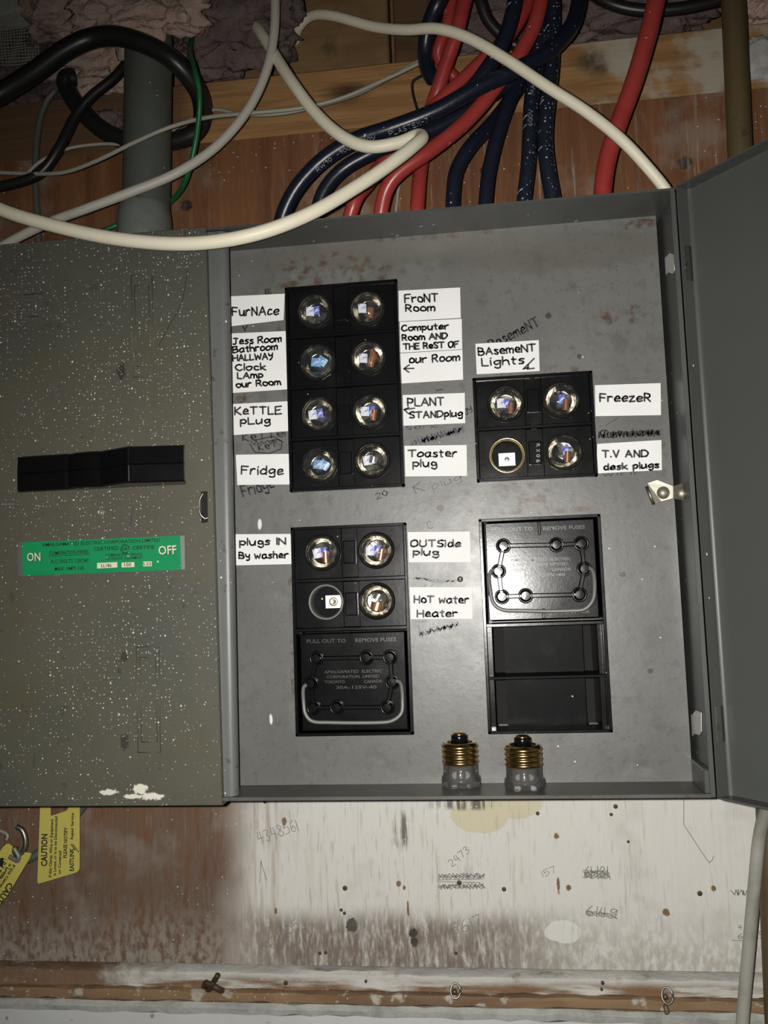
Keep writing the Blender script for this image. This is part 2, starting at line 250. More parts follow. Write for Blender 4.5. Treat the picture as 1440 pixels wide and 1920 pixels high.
# ------------------------------------------------------------------ mesh helpers
ORG = {}
class MB:
    def __init__(s): s.v = []; s.f = []
    def add(s, vs, fs):
        k = len(s.v); s.v += [tuple(v) for v in vs]; s.f += [tuple(i + k for i in f) for f in fs]; return s
    def box(s, x0, x1, y0, y1, z0, z1, bev=0., seg=1):
        if x0 > x1: x0, x1 = x1, x0
        if y0 > y1: y0, y1 = y1, y0
        if z0 > z1: z0, z1 = z1, z0
        if not bev:
            return s.add([(x0, y0, z0), (x1, y0, z0), (x1, y1, z0), (x0, y1, z0), (x0, y0, z1), (x1, y0, z1), (x1, y1, z1), (x0, y1, z1)],
                         [(0, 3, 2, 1), (4, 5, 6, 7), (0, 1, 5, 4), (1, 2, 6, 5), (2, 3, 7, 6), (3, 0, 4, 7)])
        bm = bmesh.new(); bmesh.ops.create_cube(bm, size=1)
        for v in bm.verts: v.co = ((x0 + x1) / 2 + v.co.x * (x1 - x0), (y0 + y1) / 2 + v.co.y * (y1 - y0), (z0 + z1) / 2 + v.co.z * (z1 - z0))
        bmesh.ops.bevel(bm, geom=bm.edges[:], offset=bev, segments=seg, affect='EDGES', profile=.5)
        bm.verts.index_update(); s.add([v.co[:] for v in bm.verts], [tuple(v.index for v in f.verts) for f in bm.faces]); bm.free(); return s
    def lathe(s, prof, c=(0, 0, 0), axis='-y', n=32, facet=None):
        """prof: (radius, height along axis)"""
        vs = []; fs = []
        for r, h in prof:
            for i in range(n):
                a = 2 * math.pi * i / n; rr = r * (facet(i, h) if facet else 1)
                x, z = rr * math.cos(a), rr * math.sin(a)
                if axis == '-y': vs.append((c[0] + x, c[1] - h, c[2] + z))
                else: vs.append((c[0] + x, c[1] + z, c[2] + h))
        for j in range(len(prof) - 1):
            for i in range(n):
                k = (i + 1) % n; q = (j * n + i, j * n + k, (j + 1) * n + k, (j + 1) * n + i)
                fs.append(q if axis == 'z' else q)
        fs.append(tuple(range(n))[::-1]); fs.append(tuple(range((len(prof) - 1) * n, len(prof) * n)))
        return s.add(vs, fs)
    def tube(s, pts, r, n=12, caps=True):
        P = [Vector(p) for p in pts]; R = r if isinstance(r, (list, tuple)) else [r] * len(P)
        vs = []; fs = []; up = None
        for i, p in enumerate(P):
            t = (P[min(i + 1, len(P) - 1)] - P[max(i - 1, 0)]).normalized()
            if up is None: up = t.orthogonal().normalized()
            up = (up - t * up.dot(t)).normalized(); b = t.cross(up)
            for k in range(n):
                a = 2 * math.pi * k / n; vs.append(p + (up * math.cos(a) + b * math.sin(a)) * R[i])
        for i in range(len(P) - 1):
            for k in range(n):
                q = (k + 1) % n; fs.append((i * n + k, i * n + q, (i + 1) * n + q, (i + 1) * n + k))
        if caps: fs.append(tuple(range(n))[::-1]); fs.append(tuple((len(P) - 1) * n + k for k in range(n)))
        return s.add(vs, fs)
    def prism(s, poly, y0, y1, bevel=0.):
        """polygon [(x,z)] given counter-clockwise seen from the front, from y0 (front) back to y1"""
        n = len(poly)
        return s.add([(x, y0, z) for x, z in poly] + [(x, y1, z) for x, z in poly],
                     [tuple(range(n)), tuple(range(2 * n - 1, n - 1, -1))] + [(i, n + i, n + (i + 1) % n, (i + 1) % n) for i in range(n)])
    def ribbon(s, pts, width, view=Vector((0, -1, 0)), blunt=True):
        P = [Vector(p) for p in pts]
        for i in range(len(P) - 1):
            t = P[i + 1] - P[i]
            if t.length < 1e-7: continue
            vw = view if isinstance(view, Vector) else view(P[i])
            sd = t.normalized().cross(vw).normalized() * width / 2
            s.add([P[i] - sd, P[i + 1] - sd, P[i + 1] + sd, P[i] + sd], [(0, 1, 2, 3)])
        if blunt:
            for p in P:
                vw = view if isinstance(view, Vector) else view(p)
                a = vw.orthogonal().normalized(); b = vw.cross(a).normalized()
                s.add([p + (a * math.cos(k * math.pi / 3) + b * math.sin(k * math.pi / 3)) * width * .5 + vw * 1e-5 for k in range(6)], [tuple(range(6))])
        return s
    def build(s, name, mat, parent=None, smooth=False, local=False, kind=None, angle=None):
        me = bpy.data.meshes.new(name)
        if local: c = Vector((0, 0, 0))
        else:
            lo = [min(v[i] for v in s.v) for i in range(3)]; hi = [max(v[i] for v in s.v) for i in range(3)]
            c = Vector([(a + b) / 2 for a, b in zip(lo, hi)])
        me.from_pydata([tuple(Vector(v) - c) for v in s.v], [], s.f); me.update()
        me.materials.append(mat if not isinstance(mat, str) else M[mat])
        if smooth or angle:
            for p in me.polygons: p.use_smooth = True
            if angle: me.set_sharp_from_angle(angle=math.radians(angle))
        o = bpy.data.objects.new(name, me); COL.objects.link(o); place(o, c, parent)
        if kind: o['kind'] = kind
        return o
class MW(MB):
    """writing: every word or mark becomes an object of its own"""
    def __init__(s): super().__init__(); s.cuts = []
    def cut(s):
        if not s.cuts or s.cuts[-1] != (len(s.v), len(s.f)): s.cuts.append((len(s.v), len(s.f)))
    def build(s, name, mat, parent=None, **kw):
        ends = s.cuts[1:] + [(len(s.v), len(s.f))]; out = []
        for (a, b), (c, d) in zip(s.cuts, ends):
            m = MB(); m.v = s.v[a:c]; m.f = [tuple(i - a for i in f) for f in s.f[b:d]]; out.append(m.build(name, mat, parent, **kw))
        return out
def cut(mb):
    if isinstance(mb, MW): mb.cut()
def place(o, c, parent):
    ORG[o.name] = Vector(c)
    if parent: o.parent = parent; o.location = Vector(c) - ORG[parent.name]
    else: o.location = c
def thing(name, label, cat, loc, group=None):
    o = bpy.data.objects.new(name, None); o.empty_display_size = .01; COL.objects.link(o); place(o, Vector(loc), None)
    return tag(o, label, cat, group)
def tag(o, label, cat, group=None):
    o['label'] = label; o['category'] = cat
    if group: o['group'] = group
    return o
def structure(o): o['kind'] = 'structure'; return o
def spline(pts, k=8):
    P = [Vector(p) for p in pts]; Q = [P[0] * 2 - P[1]] + P + [P[-1] * 2 - P[-2]]; out = []
    for i in range(1, len(Q) - 2):
        a, b, c, d = Q[i - 1:i + 3]
        for j in range(k):
            t = j / k
            out.append(.5 * ((2 * b) + (c - a) * t + (2 * a - 5 * b + 4 * c - d) * t * t + (3 * b - a - 3 * c + d) * t ** 3))
    return out + [P[-1]]

# handwriting: stroke letters, cap height 6, x height 4; '~' marks a rounded stroke
G = {'A': "0,0 2,6 4,0;.8,2.2 3.2,2.2", 'B': "0,0 0,6;~0,6 2.5,5.8 3,4.6 2.4,3.4 .3,3.1;~.3,3.1 2.8,2.9 3.6,1.6 2.8,.3 0,0",
     'C': "~3.4,5 2.2,6 .6,5 0,3 .6,1 2.2,0 3.6,.8", 'D': "0,0 0,6;~0,6 2.4,5.7 3.8,3.4 2.6,.6 0,0", 'E': "0,0 0,6 3.2,6;0,3.1 2.6,3.1;0,0 3.2,0",
     'F': "0,0 0,6 3.4,6;0,3.2 2.6,3.2", 'H': "0,0 0,6;3.6,0 3.6,6;0,3 3.6,3", 'I': "0,0 0,6", 'J': "~2.4,6 2.4,1.5 1.4,0 .2,.6;.8,6 3.8,6",
     'K': "0,0 0,6;3.2,6 .2,2.8 3.4,0", 'L': "0,6 0,0 3,0", 'N': "0,0 0,6 3.4,0 3.4,6", 'O': "~2,6 .4,5 0,3 .6,.8 2,0 3.4,.8 4,3 3.4,5.2 2,6",
     'P': "0,0 0,6;~0,6 2.6,6 3.4,4.6 2.4,3 0,2.8", 'R': "0,0 0,6;~0,6 2.4,6 3,4.6 2.2,3.2 0,2.9;1.4,3 3.4,0", 'S': "~3.2,5.4 2,6 .4,5.2 .8,3.6 2.6,2.6 3.2,1.2 2,0 0,.7",
     'T': "0,6 4,6;2,6 2,0", 'U': "~0,6 0,1.6 1.6,0 3.2,1 3.4,6", 'V': "0,6 1.8,0 3.6,6", 'W': "0,6 1,0 2.4,4.4 3.8,0 5,6", 'Y': "~0,6 .5,3.6 2.8,3.4;~3.4,6 2.8,2 2,-.4 .8,-1",
     'M': "0,0 .4,6 2.2,1.6 4,6 4.4,0", 'X': "0,0 3.6,6;0,6 3.6,0", 'a': "~3,3.4 1.6,4 .3,2.8 .4,.8 1.6,0 2.8,1 3,3.6;~3,3.6 3,.8 3.5,0", 'b': "0,6.4 0,0;~0,3 1.6,4 2.9,2 1.6,0 0,.6", 'c': "~2.8,3.4 1.4,4 .2,2.4 .8,.4 2.8,.5",
     'd': "~3,3 1.6,4 .2,2.4 .8,.2 2.2,.3 3,2;3,6.4 3,0", 'e': "~.3,2 2.9,2.4 2.4,3.9 1,3.8 .2,2.2 .8,.3 3,.5", 'g': "~3,3.2 1.6,4 .3,2.6 1,.8 2.8,1.8 3,3.6;~3,3.6 3,-1 1.8,-2.2 .4,-1.4",
     'h': "0,6.4 0,0;~0,2.6 1.6,4 2.6,3 2.7,0", 'i': "0,4 0,0;0,5.6 .1,5.9", 'k': "0,6.4 0,0;2.6,4 .2,1.8 2.8,0", 'l': "0,6.4 0,0", 'm': "0,4 0,0;~0,2.6 1.2,4 2,3 2,0;~2,2.6 3.2,4 4,3 4.1,0",
     'n': "0,4 0,0;~0,2.6 1.6,4 2.6,3 2.7,0", 'o': "~1.6,4 .3,3.2 .2,1 1.6,0 3,1 3,3.2 1.6,4", 'p': "0,4 0,-2.2;~0,3 1.6,4.1 2.9,2.6 1.8,.5 0,1", 'r': "0,4 0,0;~0,2.4 1.2,3.9 2.4,3.8",
     's': "~2.4,3.6 1,4 .4,3 2.2,1.4 1.6,.1 0,.4", 't': "1,5.6 1,.4 1.8,0;0,3.9 2.2,4", 'u': "~0,4 .1,.8 1.2,0 2.6,1.4 2.8,4;2.8,4 2.9,0", 'w': "0,4 .8,0 1.9,3 3,0 3.9,4",
     'y': "~0,4 .4,1.6 2.4,1.8 2.8,4;~2.8,4 2.4,-1.2 .8,-2", 'z': "0,4 2.6,4 0,0 2.8,0", '.': "0,0 .2,.2", '-': "0,3 2,3", '0': "~1.6,6 .2,4 .2,2 1.6,0 3,2 3,4 1.6,6", '1': "0.3,6 0.3,0",
     '2': "~0,5 1.6,6 3,4.6 0,0;0,0 3.2,0", '3': "~0,5.4 2,6 2.6,4.6 1.2,3.2 3,2 1.8,0 0,.6", '4': "1,6 0,2.4 3.2,2.4;2.2,6 2.2,0", '5': "2.8,6 .4,6 .2,3.4;~.2,3.4 2.4,3.4 2.6,.8 0,0",
     '6': "~2.4,6 .4,3.4 .4,.8 1.8,0 2.8,1.6 1.6,3 .4,2", '7': "0,6 3,6 1.2,0", '8': "~1.6,3.2 .4,4.8 1.6,6 2.8,4.8 1.6,3.2 0,1.4 1.6,0 3.2,1.4 1.6,3.2", '9': "~2.6,5 1.2,6 .2,4.6 1.4,3.4 2.6,4.8 2.2,0",
     '<': "0,2 4.5,2;2,4 0,2 2,.2"}
def glyph_strokes(text):
    x = 0.; out = []
    for ch in text:
        if ch == ' ': x += 2.6; continue
        wmax = 0
        for st in G[ch].split(';'):
            rnd = st.startswith('~'); p = [tuple(map(float, q.split(','))) for q in st.lstrip('~').split()]
            wmax = max(wmax, max(q[0] for q in p))
            if rnd: p = [(q.x, q.y) for q in spline([(a, b, 0) for a, b in p], 4)]
            out.append([(x + a, b) for a, b in p])
        x += wmax + 1.15
    return out, x - 1.15
def write(mb, text, u0, v0, u1, v1, cap, y, wpx=2.6, wob=.25):
    """handwriting from pixel baseline (u0,v0)-(u1,v1) with the given cap height, on the plane y"""
    cut(mb); S, W = glyph_strokes(text); du, dv = (u1 - u0) / W, (v1 - v0) / W
    L = math.hypot(u1 - u0, v1 - v0); nx, ny = (v1 - v0) / L, -(u1 - u0) / L
    ph = random.random() * 9
    for st in S:
        P = []
        for a, b in st:
            b2 = b + wob * math.sin(a * 1.3 + ph); a2 = a + wob * .6 * math.sin(b * 1.1 + a + ph)
            P.append(at(u0 + du * a2 + nx * b2 * cap / 6, v0 + dv * a2 + ny * b2 * cap / 6, y))
        mb.ribbon(P, wpx * .68 / FPX)
    return mb
def pxline(mb, pts, y, wpx=2.6):
    cut(mb); mb.ribbon([at(u, v, y) for u, v in pts], wpx * .68 / FPX); return mb
def scribble(mb, u0, v0, u1, v1, h, y, n=14, wpx=2.2):
    P = []
    for i in range(n):
        t = i / (n - 1); s = (1 if i % 2 else -1) * h * random.uniform(.5, 1)
        P.append((u0 + (u1 - u0) * t + random.uniform(-3, 3), v0 + (v1 - v0) * t + s))
    return pxline(mb, P, y, wpx)

def font_mesh(text, extrude=0., bold=.012):
    c = bpy.data.curves.new('print', 'FONT'); c.body = text; c.resolution_u = 2; c.extrude = extrude; c.offset = bold
    o = bpy.data.objects.new('print', c); COL.objects.link(o)
    bpy.context.view_layer.update()
    me = bpy.data.meshes.new_from_object(o.evaluated_get(bpy.context.evaluated_depsgraph_get()))
    vs = [v.co.copy() for v in me.vertices]; fs = [tuple(p.vertices) for p in me.polygons]
    bpy.data.objects.remove(o); bpy.data.curves.remove(c); bpy.data.meshes.remove(me)
    return vs, fs
def print_text(mb, text, u0, v0, u1, v1, cap, y, thick=0., bold=.012):
    """printed lettering, baseline pixels (u0,v0)-(u1,v1), cap height in pixels, on plane y"""
    cut(mb); vs, fs = font_mesh(text, 1. if thick else 0., bold)
    x0 = min(v.x for v in vs); x1 = max(v.x for v in vs); W = x1 - x0
    L = math.hypot(u1 - u0, v1 - v0); nx, ny = (v1 - v0) / L, -(u1 - u0) / L
    out = []
    for v in vs:
        t = (v.x - x0) / W; h = v.y / .69 * cap
        out.append(at(u0 + (u1 - u0) * t + nx * h, v0 + (v1 - v0) * t + ny * h, y - thick * v.z))
    return mb.add(out, fs)

# ------------------------------------------------------------------ the setting
z_bt = at(720, 235, YW).z; z_bb = at(720, 1812, YW).z; XL, XR = -.75, .85
wall = structure(MB().box(XL, XR, YW, YW + .012, z_bb, z_bt).build('wall_back', 'board'))
z_st = at(720, 117, .088).z
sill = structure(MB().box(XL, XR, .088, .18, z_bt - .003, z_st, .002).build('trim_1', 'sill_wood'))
rimw = structure(MB().box(XL, XR, .15, .18, z_st - .01, z_st + .26).build('wall_upper', 'rim_wood'))
# a joist end, and a tan block that stands on the sill
tb0, tb1 = at(540, 60, .118).x, at(728, 60, .118).x
structure(MB().box(tb0, tb1, .118, .149, z_st + .0005, z_st + .20, .002).build('trim_2', 'rim_wood'))
structure(MB().box(tb1 + .004, tb1 + .10, .128, .149, z_st + .0005, z_st + .20, .002).build('trim_3', 'dark_wood'))
structure(MB().box(XL, XR, -.35, .18, z_st + .26, z_st + .28).build('ceiling', 'dark_wood'))
# below the board: recessed slot, old trim strips, lower wall
def ztr(v, y): return at(720, v, y).z
structure(MB().box(XL, XR, YW + .014, YW + .03, ztr(1850, .08), z_bb + .02).build('trim_4', 'slot'))
def profile_strip(name, mat, prof, seed):
    """a long strip: profile [(y,z)] swept along x with uneven edges"""
    rnd = random.Random(seed); n = 120; vs = []; fs = []; k = len(prof)
    for i in range(n + 1):
        x = XL + (XR - XL) * i / n
        for j, (y, z) in enumerate(prof): vs.append((x, y + rnd.uniform(-.0007, .0007), z + rnd.uniform(-.0009, .0009)))
    for i in range(n):
        for j in range(k): fs.append((i * k + j, i * k + (j + 1) % k, (i + 1) * k + (j + 1) % k, (i + 1) * k + j))
    fs.append(tuple(range(k))); fs.append(tuple(n * k + j for j in range(k))[::-1])
    return structure(MB().add(vs, fs).build(name, mat, angle=35))
zt = lambda v: ztr(v, .078)
trim = profile_strip('trim_5', 'trim_paint', [(.10, zt(1826)), (.082, zt(1826)), (.079, zt(1830)), (.078, zt(1858)), (.10, zt(1858))], 3)
profile_strip('trim_6', 'trim_brown', [(.10, zt(1858)), (.072, zt(1859)), (.071, zt(1863)), (.071, zt(1876)), (.074, zt(1881)), (.10, zt(1881))], 4)
profile_strip('trim_7', 'plaster', [(.10, zt(1880)), (.073, zt(1881)), (.070, zt(1888)), (.071, zt(1900)), (.076, zt(1904)), (.10, zt(1904))], 5)
structure(MB().box(XL, XR, .080, .10, zt(1900) - .55, zt(1899)).build('wall_lower', 'lower_wall'))
# nails and pencil marks on the board
for (u, v, r) in [(647, 1665, 4.5), (945, 1667, 4), (1312, 1675, 4.5), (861, 1655, 4.5), (1008, 1525, 3.5), (497, 1503, 3.5), (1178, 1578, 2.5), (640, 1706, 3), (646, 1712, 3), (855, 1787, 3), (600, 1787, 3), (611, 1786, 3), (1154, 1512, 4), (1146, 1527, 3)]:
    p = at(u, v, YW); MB().lathe([(r * .00045, -.001), (r * .00045, .0006), (r * .00025, .0009)], p, n=12).build('nail', 'nail', wall)
for (u, v, r) in [(536, 1843, 4), (686, 1840, 2.5), (1130, 1843, 3), (1128, 1855, 2.5)]:
    p = at(u, v, .078); MB().lathe([(r * .00045, -.001), (r * .00045, .0008), (r * .00025, .0011)], p, n=12).build('nail', 'nail', trim)
pen = MW(); yp = YW - .0004
write(pen, "4348561", 487, 1582, 560, 1557, 22, yp, 1.3); write(pen, "2473", 848, 1626, 882, 1597, 14, yp, 1.3)
write(pen, "5617", 850, 1755, 905, 1735, 22, yp, 1.4); write(pen, "435105", 505, 1783, 563, 1738, 18, yp, 1.3)
write(pen, "6H81", 1096, 1646, 1140, 1644, 20, yp, 1.6); write(pen, "6149", 1098, 1716, 1155, 1722, 18, yp, 1.6)
for k in range(6): scribble(pen, 1094, 1632 + k * 2.6, 1143, 1634 + k * 2.6, 2.5, yp, 14, 1.3)
for k in range(3): scribble(pen, 1098, 1708 + k * 3, 1156, 1716 + k * 3, 2.2, yp, 14, 1.3)
for b in (1641, 1660):
    for k in range(3): scribble(pen, 822, b + k * 2.5, 908, b + k * 2.5 - 1, 3.6, yp, 26, 1.4)
pxline(pen, [(820, 1650), (905, 1648)], yp, 1.3); pxline(pen, [(822, 1653), (900, 1655)], yp, 1.3)
scribble(pen, 1372, 1674, 1405, 1673, 6, yp, 12, 1.6); write(pen, "4", 1385, 1743, 1391, 1743, 9, yp, 1.3); write(pen, "6", 1384, 1760, 1392, 1760, 10, yp, 1.3)
write(pen, "25", 1412, 1760, 1432, 1758, 12, yp, 1.3); pxline(pen, [(1372, 1763), (1394, 1764)], yp, 1.2)
pxline(pen, [(1282, 1500), (1282, 1546), (1312, 1592), (1330, 1618), (1336, 1612), (1338, 1605)], yp, 1.3)
pxline(pen, [(490, 1615), (487, 1655)], yp, 1.2); pxline(pen, [(489, 1615), (500, 1650)], yp, 1.2)
write(pen, "157", 1018, 1645, 1043, 1635, 12, yp, 1.1)
pen.build('pencil_writing', 'pencil', wall)

# ------------------------------------------------------------------ the fuse panel box
PXL, PXR, PZB, PZT = -.1155, .2163, -.2040, .2169      # front plate
RF = -.0430                                             # front of the rim
CVX = -.1202                                            # right edge of the switch cover
panel = thing('fuse_panel', 'grey metal fuse panel box with a switch cover and an open door', 'fuse panel', (0, YW, PZB))
# blocks: x range, z top, z bottom
AX0, AX1 = -.1062 * .68, .0252 * .68; BX0, BX1 = .1059 * .68, .2374 * .68
BL = {'A': (AX0, AX1, .2663 * .68, .0270 * .68), 'B': (BX0, BX1, .1453 * .68, .0279 * .68),
      'C': (AX0, AX1, -.0136 * .68, -.2461 * .68), 'D': (BX0, BX1, -.0136 * .68, -.2468 * .68)}
# plate with four rectangular cut-outs
xs = sorted({PXL - .008, PXR, AX0 + .001, AX1 - .001, BX0 + .001, BX1 - .001}); zs = sorted({PZB, PZT} | {b[2] - .001 for b in BL.values()} | {b[3] + .001 for b in BL.values()})
mb = MB()
for i in range(len(xs) - 1):
    for j in range(len(zs) - 1):
        cx, cz = (xs[i] + xs[i + 1]) / 2, (zs[j] + zs[j + 1]) / 2
        if any(b[0] < cx < b[1] and b[3] < cz < b[2] for b in BL.values()): continue
        mb.add([(xs[i], 0, zs[j]), (xs[i + 1], 0, zs[j]), (xs[i + 1], 0, zs[j + 1]), (xs[i], 0, zs[j + 1])], [(0, 1, 2, 3)])
x0p, x1p = xs[0], xs[-1]
mb.add([(x1p, 0, PZB), (x1p, .006, PZB), (x1p, .006, PZT), (x1p, 0, PZT)], [(0, 1, 2, 3)])
plate = mb.build('front_plate', 'panel', panel)
T = .0016
XRI = .2196                                            # inner face of the right rim
mb = MB().box(CVX - .30, XRI + T, YW - .002, YW, PZB - T, PZT + T)          # back sheet of the box
mb.box(CVX - .30, CVX - .30 + T, -.035, YW, PZB - T, PZT + T)
mb.build('box_back', 'rim', panel)
MB().box(CVX - .28, XRI, RF, YW - .002, PZT, PZT + T).build('rim_top', 'rim', panel)
mb = MB().box(XRI, XRI + T, RF, YW - .002, PZB - T, PZT + T)
mb.box(XRI - .0012, XRI + T + .0006, RF - .0008, RF + .0012, PZB - T, PZT + T, .0003)
mb.build('rim_side', 'rim', panel)
mb = MB().box(CVX - .28, XRI, RF, YW - .002, PZB - T, PZB, 0)
mb.box(CVX, XRI, RF - .0006, RF + .0010, PZB - T - .0004, PZB + .0007, .0003)
mb.build('bottom_ledge', 'ledge', panel)
# little fold at the upper right corner of the rim and at the lower right
MB().box(XRI - .004, XRI - .0002, RF + .002, -.002, PZB + .0002, PZB + .016, .0006).build('corner_fold', 'rim', panel)
# rounded strip between cover and plate
prof = [(CVX - .004, -.0405)]
sx = -.1082
for k in range(9):
    a = math.pi / 2 * k / 8; prof.append((sx - .006 + .006 * math.sin(a), -.0365 - .0045 * math.cos(a) + .0005))
prof += [(sx, -.0345), (sx - .0012, -.0340)]
prof2 = [(x - (.0013 if i > 4 else 0), y + .0016) for i, (x, y) in enumerate(prof)]
loop = prof + prof2[::-1]; n = len(loop); mb = MB()
mb.add([(x, y, PZB + .0006) for x, y in loop] + [(x, y, PZT - .0006) for x, y in loop], [(i, (i + 1) % n, n + (i + 1) % n, n + i) for i in range(n)] + [tuple(range(n))[::-1], tuple(range(n, 2 * n))])
mb.build('edge_strip', 'strip', panel, angle=30)
# the switch cover: shallow tray, front at y = -.045
CZT, CZB, CY = .2188, -.2085, -.0455
mb = MB().box(CVX - .30, CVX, CY, CY + .0015, CZB, CZT, .0006)
mb.box(CVX - .30, CVX, CY + .001, -.028, CZT - .0016, CZT); mb.box(CVX - .30, CVX, CY + .001, -.028, CZB, CZB + .0016)
mb.box(CVX - .0016, CVX, CY + .001, -.0410, CZB + .004, CZT - .003)
mb.v = [(x + (-.0026 * (z - .005) / .21 if x > CVX - .02 else 0), y, z) for x, y, z in mb.v]      # its free edge leans a little
cover = mb.build('switch_cover', 'cover', panel)
def press(u0, v0, u1, v1, tu):
    """pressed rectangular outline on the cover: an outer and an inner raised bead"""
    mb = MB()
    for k, (iu, iv) in enumerate(((0, 0), (6, 20))):
        c = [(u0 + iu, v0 + iv), (u1 - iu, v0 + iv), (u1 - iu + tu, v1 - iv), (u0 + iu + tu, v1 - iv)]
        P = [at(a, b, CY - .0001) for a, b in c]; P = P + [P[0]]
        for a, b in zip(P[:-1], P[1:]): mb.tube([a, b], .00042, 8)
    p = [at(a, b, CY - .0003) for a, b in ((u0, v0), (u1, v0), (u1 + tu, v1), (u0 + tu, v1))]
    return mb.build('pressed_outline', 'cover', cover, smooth=True)
press(246, 516, 285, 707, 4); press(256, 1213, 298, 1411, 3)
for s in (-1, 1):
    p = at(190 + 0, 961, CY)
mb = MB().lathe([(.0026, -.001), (.0026, .0006), (.0018, .0009), (.0016, .0003), (.0009, .0003), (.0007, .0010)], at(189, 961, CY), n=20); mb.build('rivet', 'steel', cover, smooth=True)
# latch slot in the cover
a, b = at(372, 922, CY), at(390, 980, CY)
MB().box(a.x + .002, b.x, CY - .0003, CY + .0008, b.z, a.z).build('latch_slot', 'dark_hole', cover)
MB().tube(spline([at(381, 924, CY - .0006), at(374, 940, CY - .0016), at(375, 962, CY - .002), at(384, 972, CY - .001), at(390, 970, CY - .0006)]), .0008, 8).build('latch_tongue', 'steel_dull', cover, smooth=True)
crk = MW()
pxline(crk, [(352, 505), (343, 560), (334, 582), (312, 620), (297, 650)], CY - .0003, 1.2); pxline(crk, [(344, 450), (348, 432)], CY - .0003, 1.2)
pxline(crk, [(45, 553), (80, 549)], CY - .0003, 1.8); pxline(crk, [(55, 594), (72, 593)], CY - .0003, 2); pxline(crk, [(65, 1412), (63, 1438)], CY - .0003, 1)
pxline(crk, [(250, 950), (244, 985)], CY - .0003, 1); write(crk, "xt".replace('x', 'X'), -3, 1444, 6, 1440, 10, CY - .0003, 1.2)
crk.build('scratches', 'ghost', cover)
# handle: moulded lever, thickest right of its middle
hz0, hz1 = at(190, 917, CY).z, at(190, 851, CY).z
hp = [(33, .004), (33, .0085), (60, .0090), (122, .0100), (128, .0085), (138, .0125), (165, .0145), (182, .0140), (184.5, .0131), (187, .0130), (210, .0190), (236, .0256), (238.5, .0261), (240.5, .02610), (242.5, .0258), (244.5, .0254), (246.5, .0247), (300, .0215), (345, .0190), (346, .004)]
X = lambda u: at(u, 885, CY - .008).x
prof = [(at(u, 885, CY - h).x, CY - h) for u, h in hp]
lev = []; rings = [(0, 0), (.0012, 0), (.0, .0012)]
mb = MB(); nv = len(prof)
zm = (hz0 + hz1) / 2
levels = [(hz0, .0016), (hz0 + .0012, 0), (zm - .0006, -.0006), (zm, 0.0002), (zm + .0006, -.0006), (hz1 - .0012, 0), (hz1, .0016)]
for z, ins in levels:
    mb.v += [(x, min(y + ins, CY - .001), z) for x, y in prof]
for j in range(len(levels) - 1):
    for i in range(nv): mb.f.append((j * nv + i, j * nv + (i + 1) % nv, (j + 1) * nv + (i + 1) % nv, (j + 1) * nv + i))
mb.f.append(tuple(range(nv))[::-1]); mb.f.append(tuple(range((len(levels) - 1) * nv, len(levels) * nv)))
mb.build('switch_handle', 'bakelite_plain', cover, angle=32)
# green nameplate with its lettering
def nq(u, v): return at(u, v, CY - .0012)
P = [(41, 1017), (344, 1004), (345, 1068), (43, 1080)]
vs = [at(u, v, CY - .0012) for u, v in P] + [at(u, v, CY - .0001) for u, v in P]
npl = MB().add(vs, [(3, 2, 1, 0), (0, 1, 5, 4), (1, 2, 6, 5), (2, 3, 7, 6), (3, 0, 4, 7)]).build('nameplate', 'green', panel)
for q in ([(33, 1018), (41, 1016), (43, 1080), (34, 1080)], [(338, 1005), (346, 1004), (347, 1067), (340, 1068)]):
    MB().add([at(u, v, CY - .0015) for u, v in q], [(3, 2, 1, 0)]).build('end_band', 'aluminium', npl)
YN = CY - .0016
blk = MW()
print_text(blk, "AMALGAMATED ELECTRIC CORPORATION LIMITED", 79, 1024.5, 300, 1015.5, 6, YN)
print_text(blk, "COMBINATION PANEL", 92.5, 1041, 167, 1037.5, 7, YN); pxline(blk, [(91, 1043), (167, 1039.5)], YN, .9)
print_text(blk, "A.C. VOLTS 120/240", 95, 1056.5, 166, 1054, 7, YN); print_text(blk, "MAX. AMPS 100", 103, 1070, 157, 1068, 6.5, YN)
print_text(blk, "CERTIFIED", 176, 1033, 223, 1031, 7, YN); print_text(blk, "CERTIFIE", 249, 1031, 290, 1029, 7, YN)
print_text(blk, "COMBINATION  SERVICE", 198, 1043.5, 267, 1041.5, 5, YN); print_text(blk, "ENTRANCE  EQUIPMENT", 199, 1050, 267, 1048, 5, YN)
cut(blk); ring = [at(234.5 + 7.5 * math.cos(a * .35), 1029.5 + 8 * math.sin(a * .35), YN) for a in range(2, 19)]; blk.ribbon(ring, .0007)
print_text(blk, "SA", 230, 1032.5, 239, 1032, 7, YN)
blk.build('black_lettering', 'black_print', npl)
onoff = MW(); print_text(onoff, "ON", 51, 1052, 76, 1051.3, 15, YN); print_text(onoff, "OFF", 297.5, 1040, 331, 1038.5, 16, YN)
sh = MW(); print_text(sh, "ON", 52.2, 1053, 77.2, 1052.3, 15, YN + .0001); print_text(sh, "OFF", 298.7, 1041, 332.2, 1039.5, 16, YN + .0001); sh.build('lettering_shadow', 'black_print', npl)
onoff.build('cream_lettering', 'cream_print', npl)
num = MW()
for q, tx, bl in (([(182, 1055.5), (220, 1054), (220, 1064), (182, 1066)], "LL186", (190, 1063.5, 209, 1063)), ([(228, 1055), (252, 1054), (252, 1063), (228, 1064)], "100", (233, 1062, 246, 1061.5)), ([(268, 1053), (284.5, 1052.5), (284.5, 1061.5), (268, 1062)], "5.53", (268, 1060.5, 283, 1060))):
    MB().add([at(u, v, YN) for u, v in q], [(3, 2, 1, 0)]).build('number_field', 'cream_print', npl); print_text(num, tx, *bl, 6, YN - .0002)
num.build('stamped_number', 'black_print', npl)

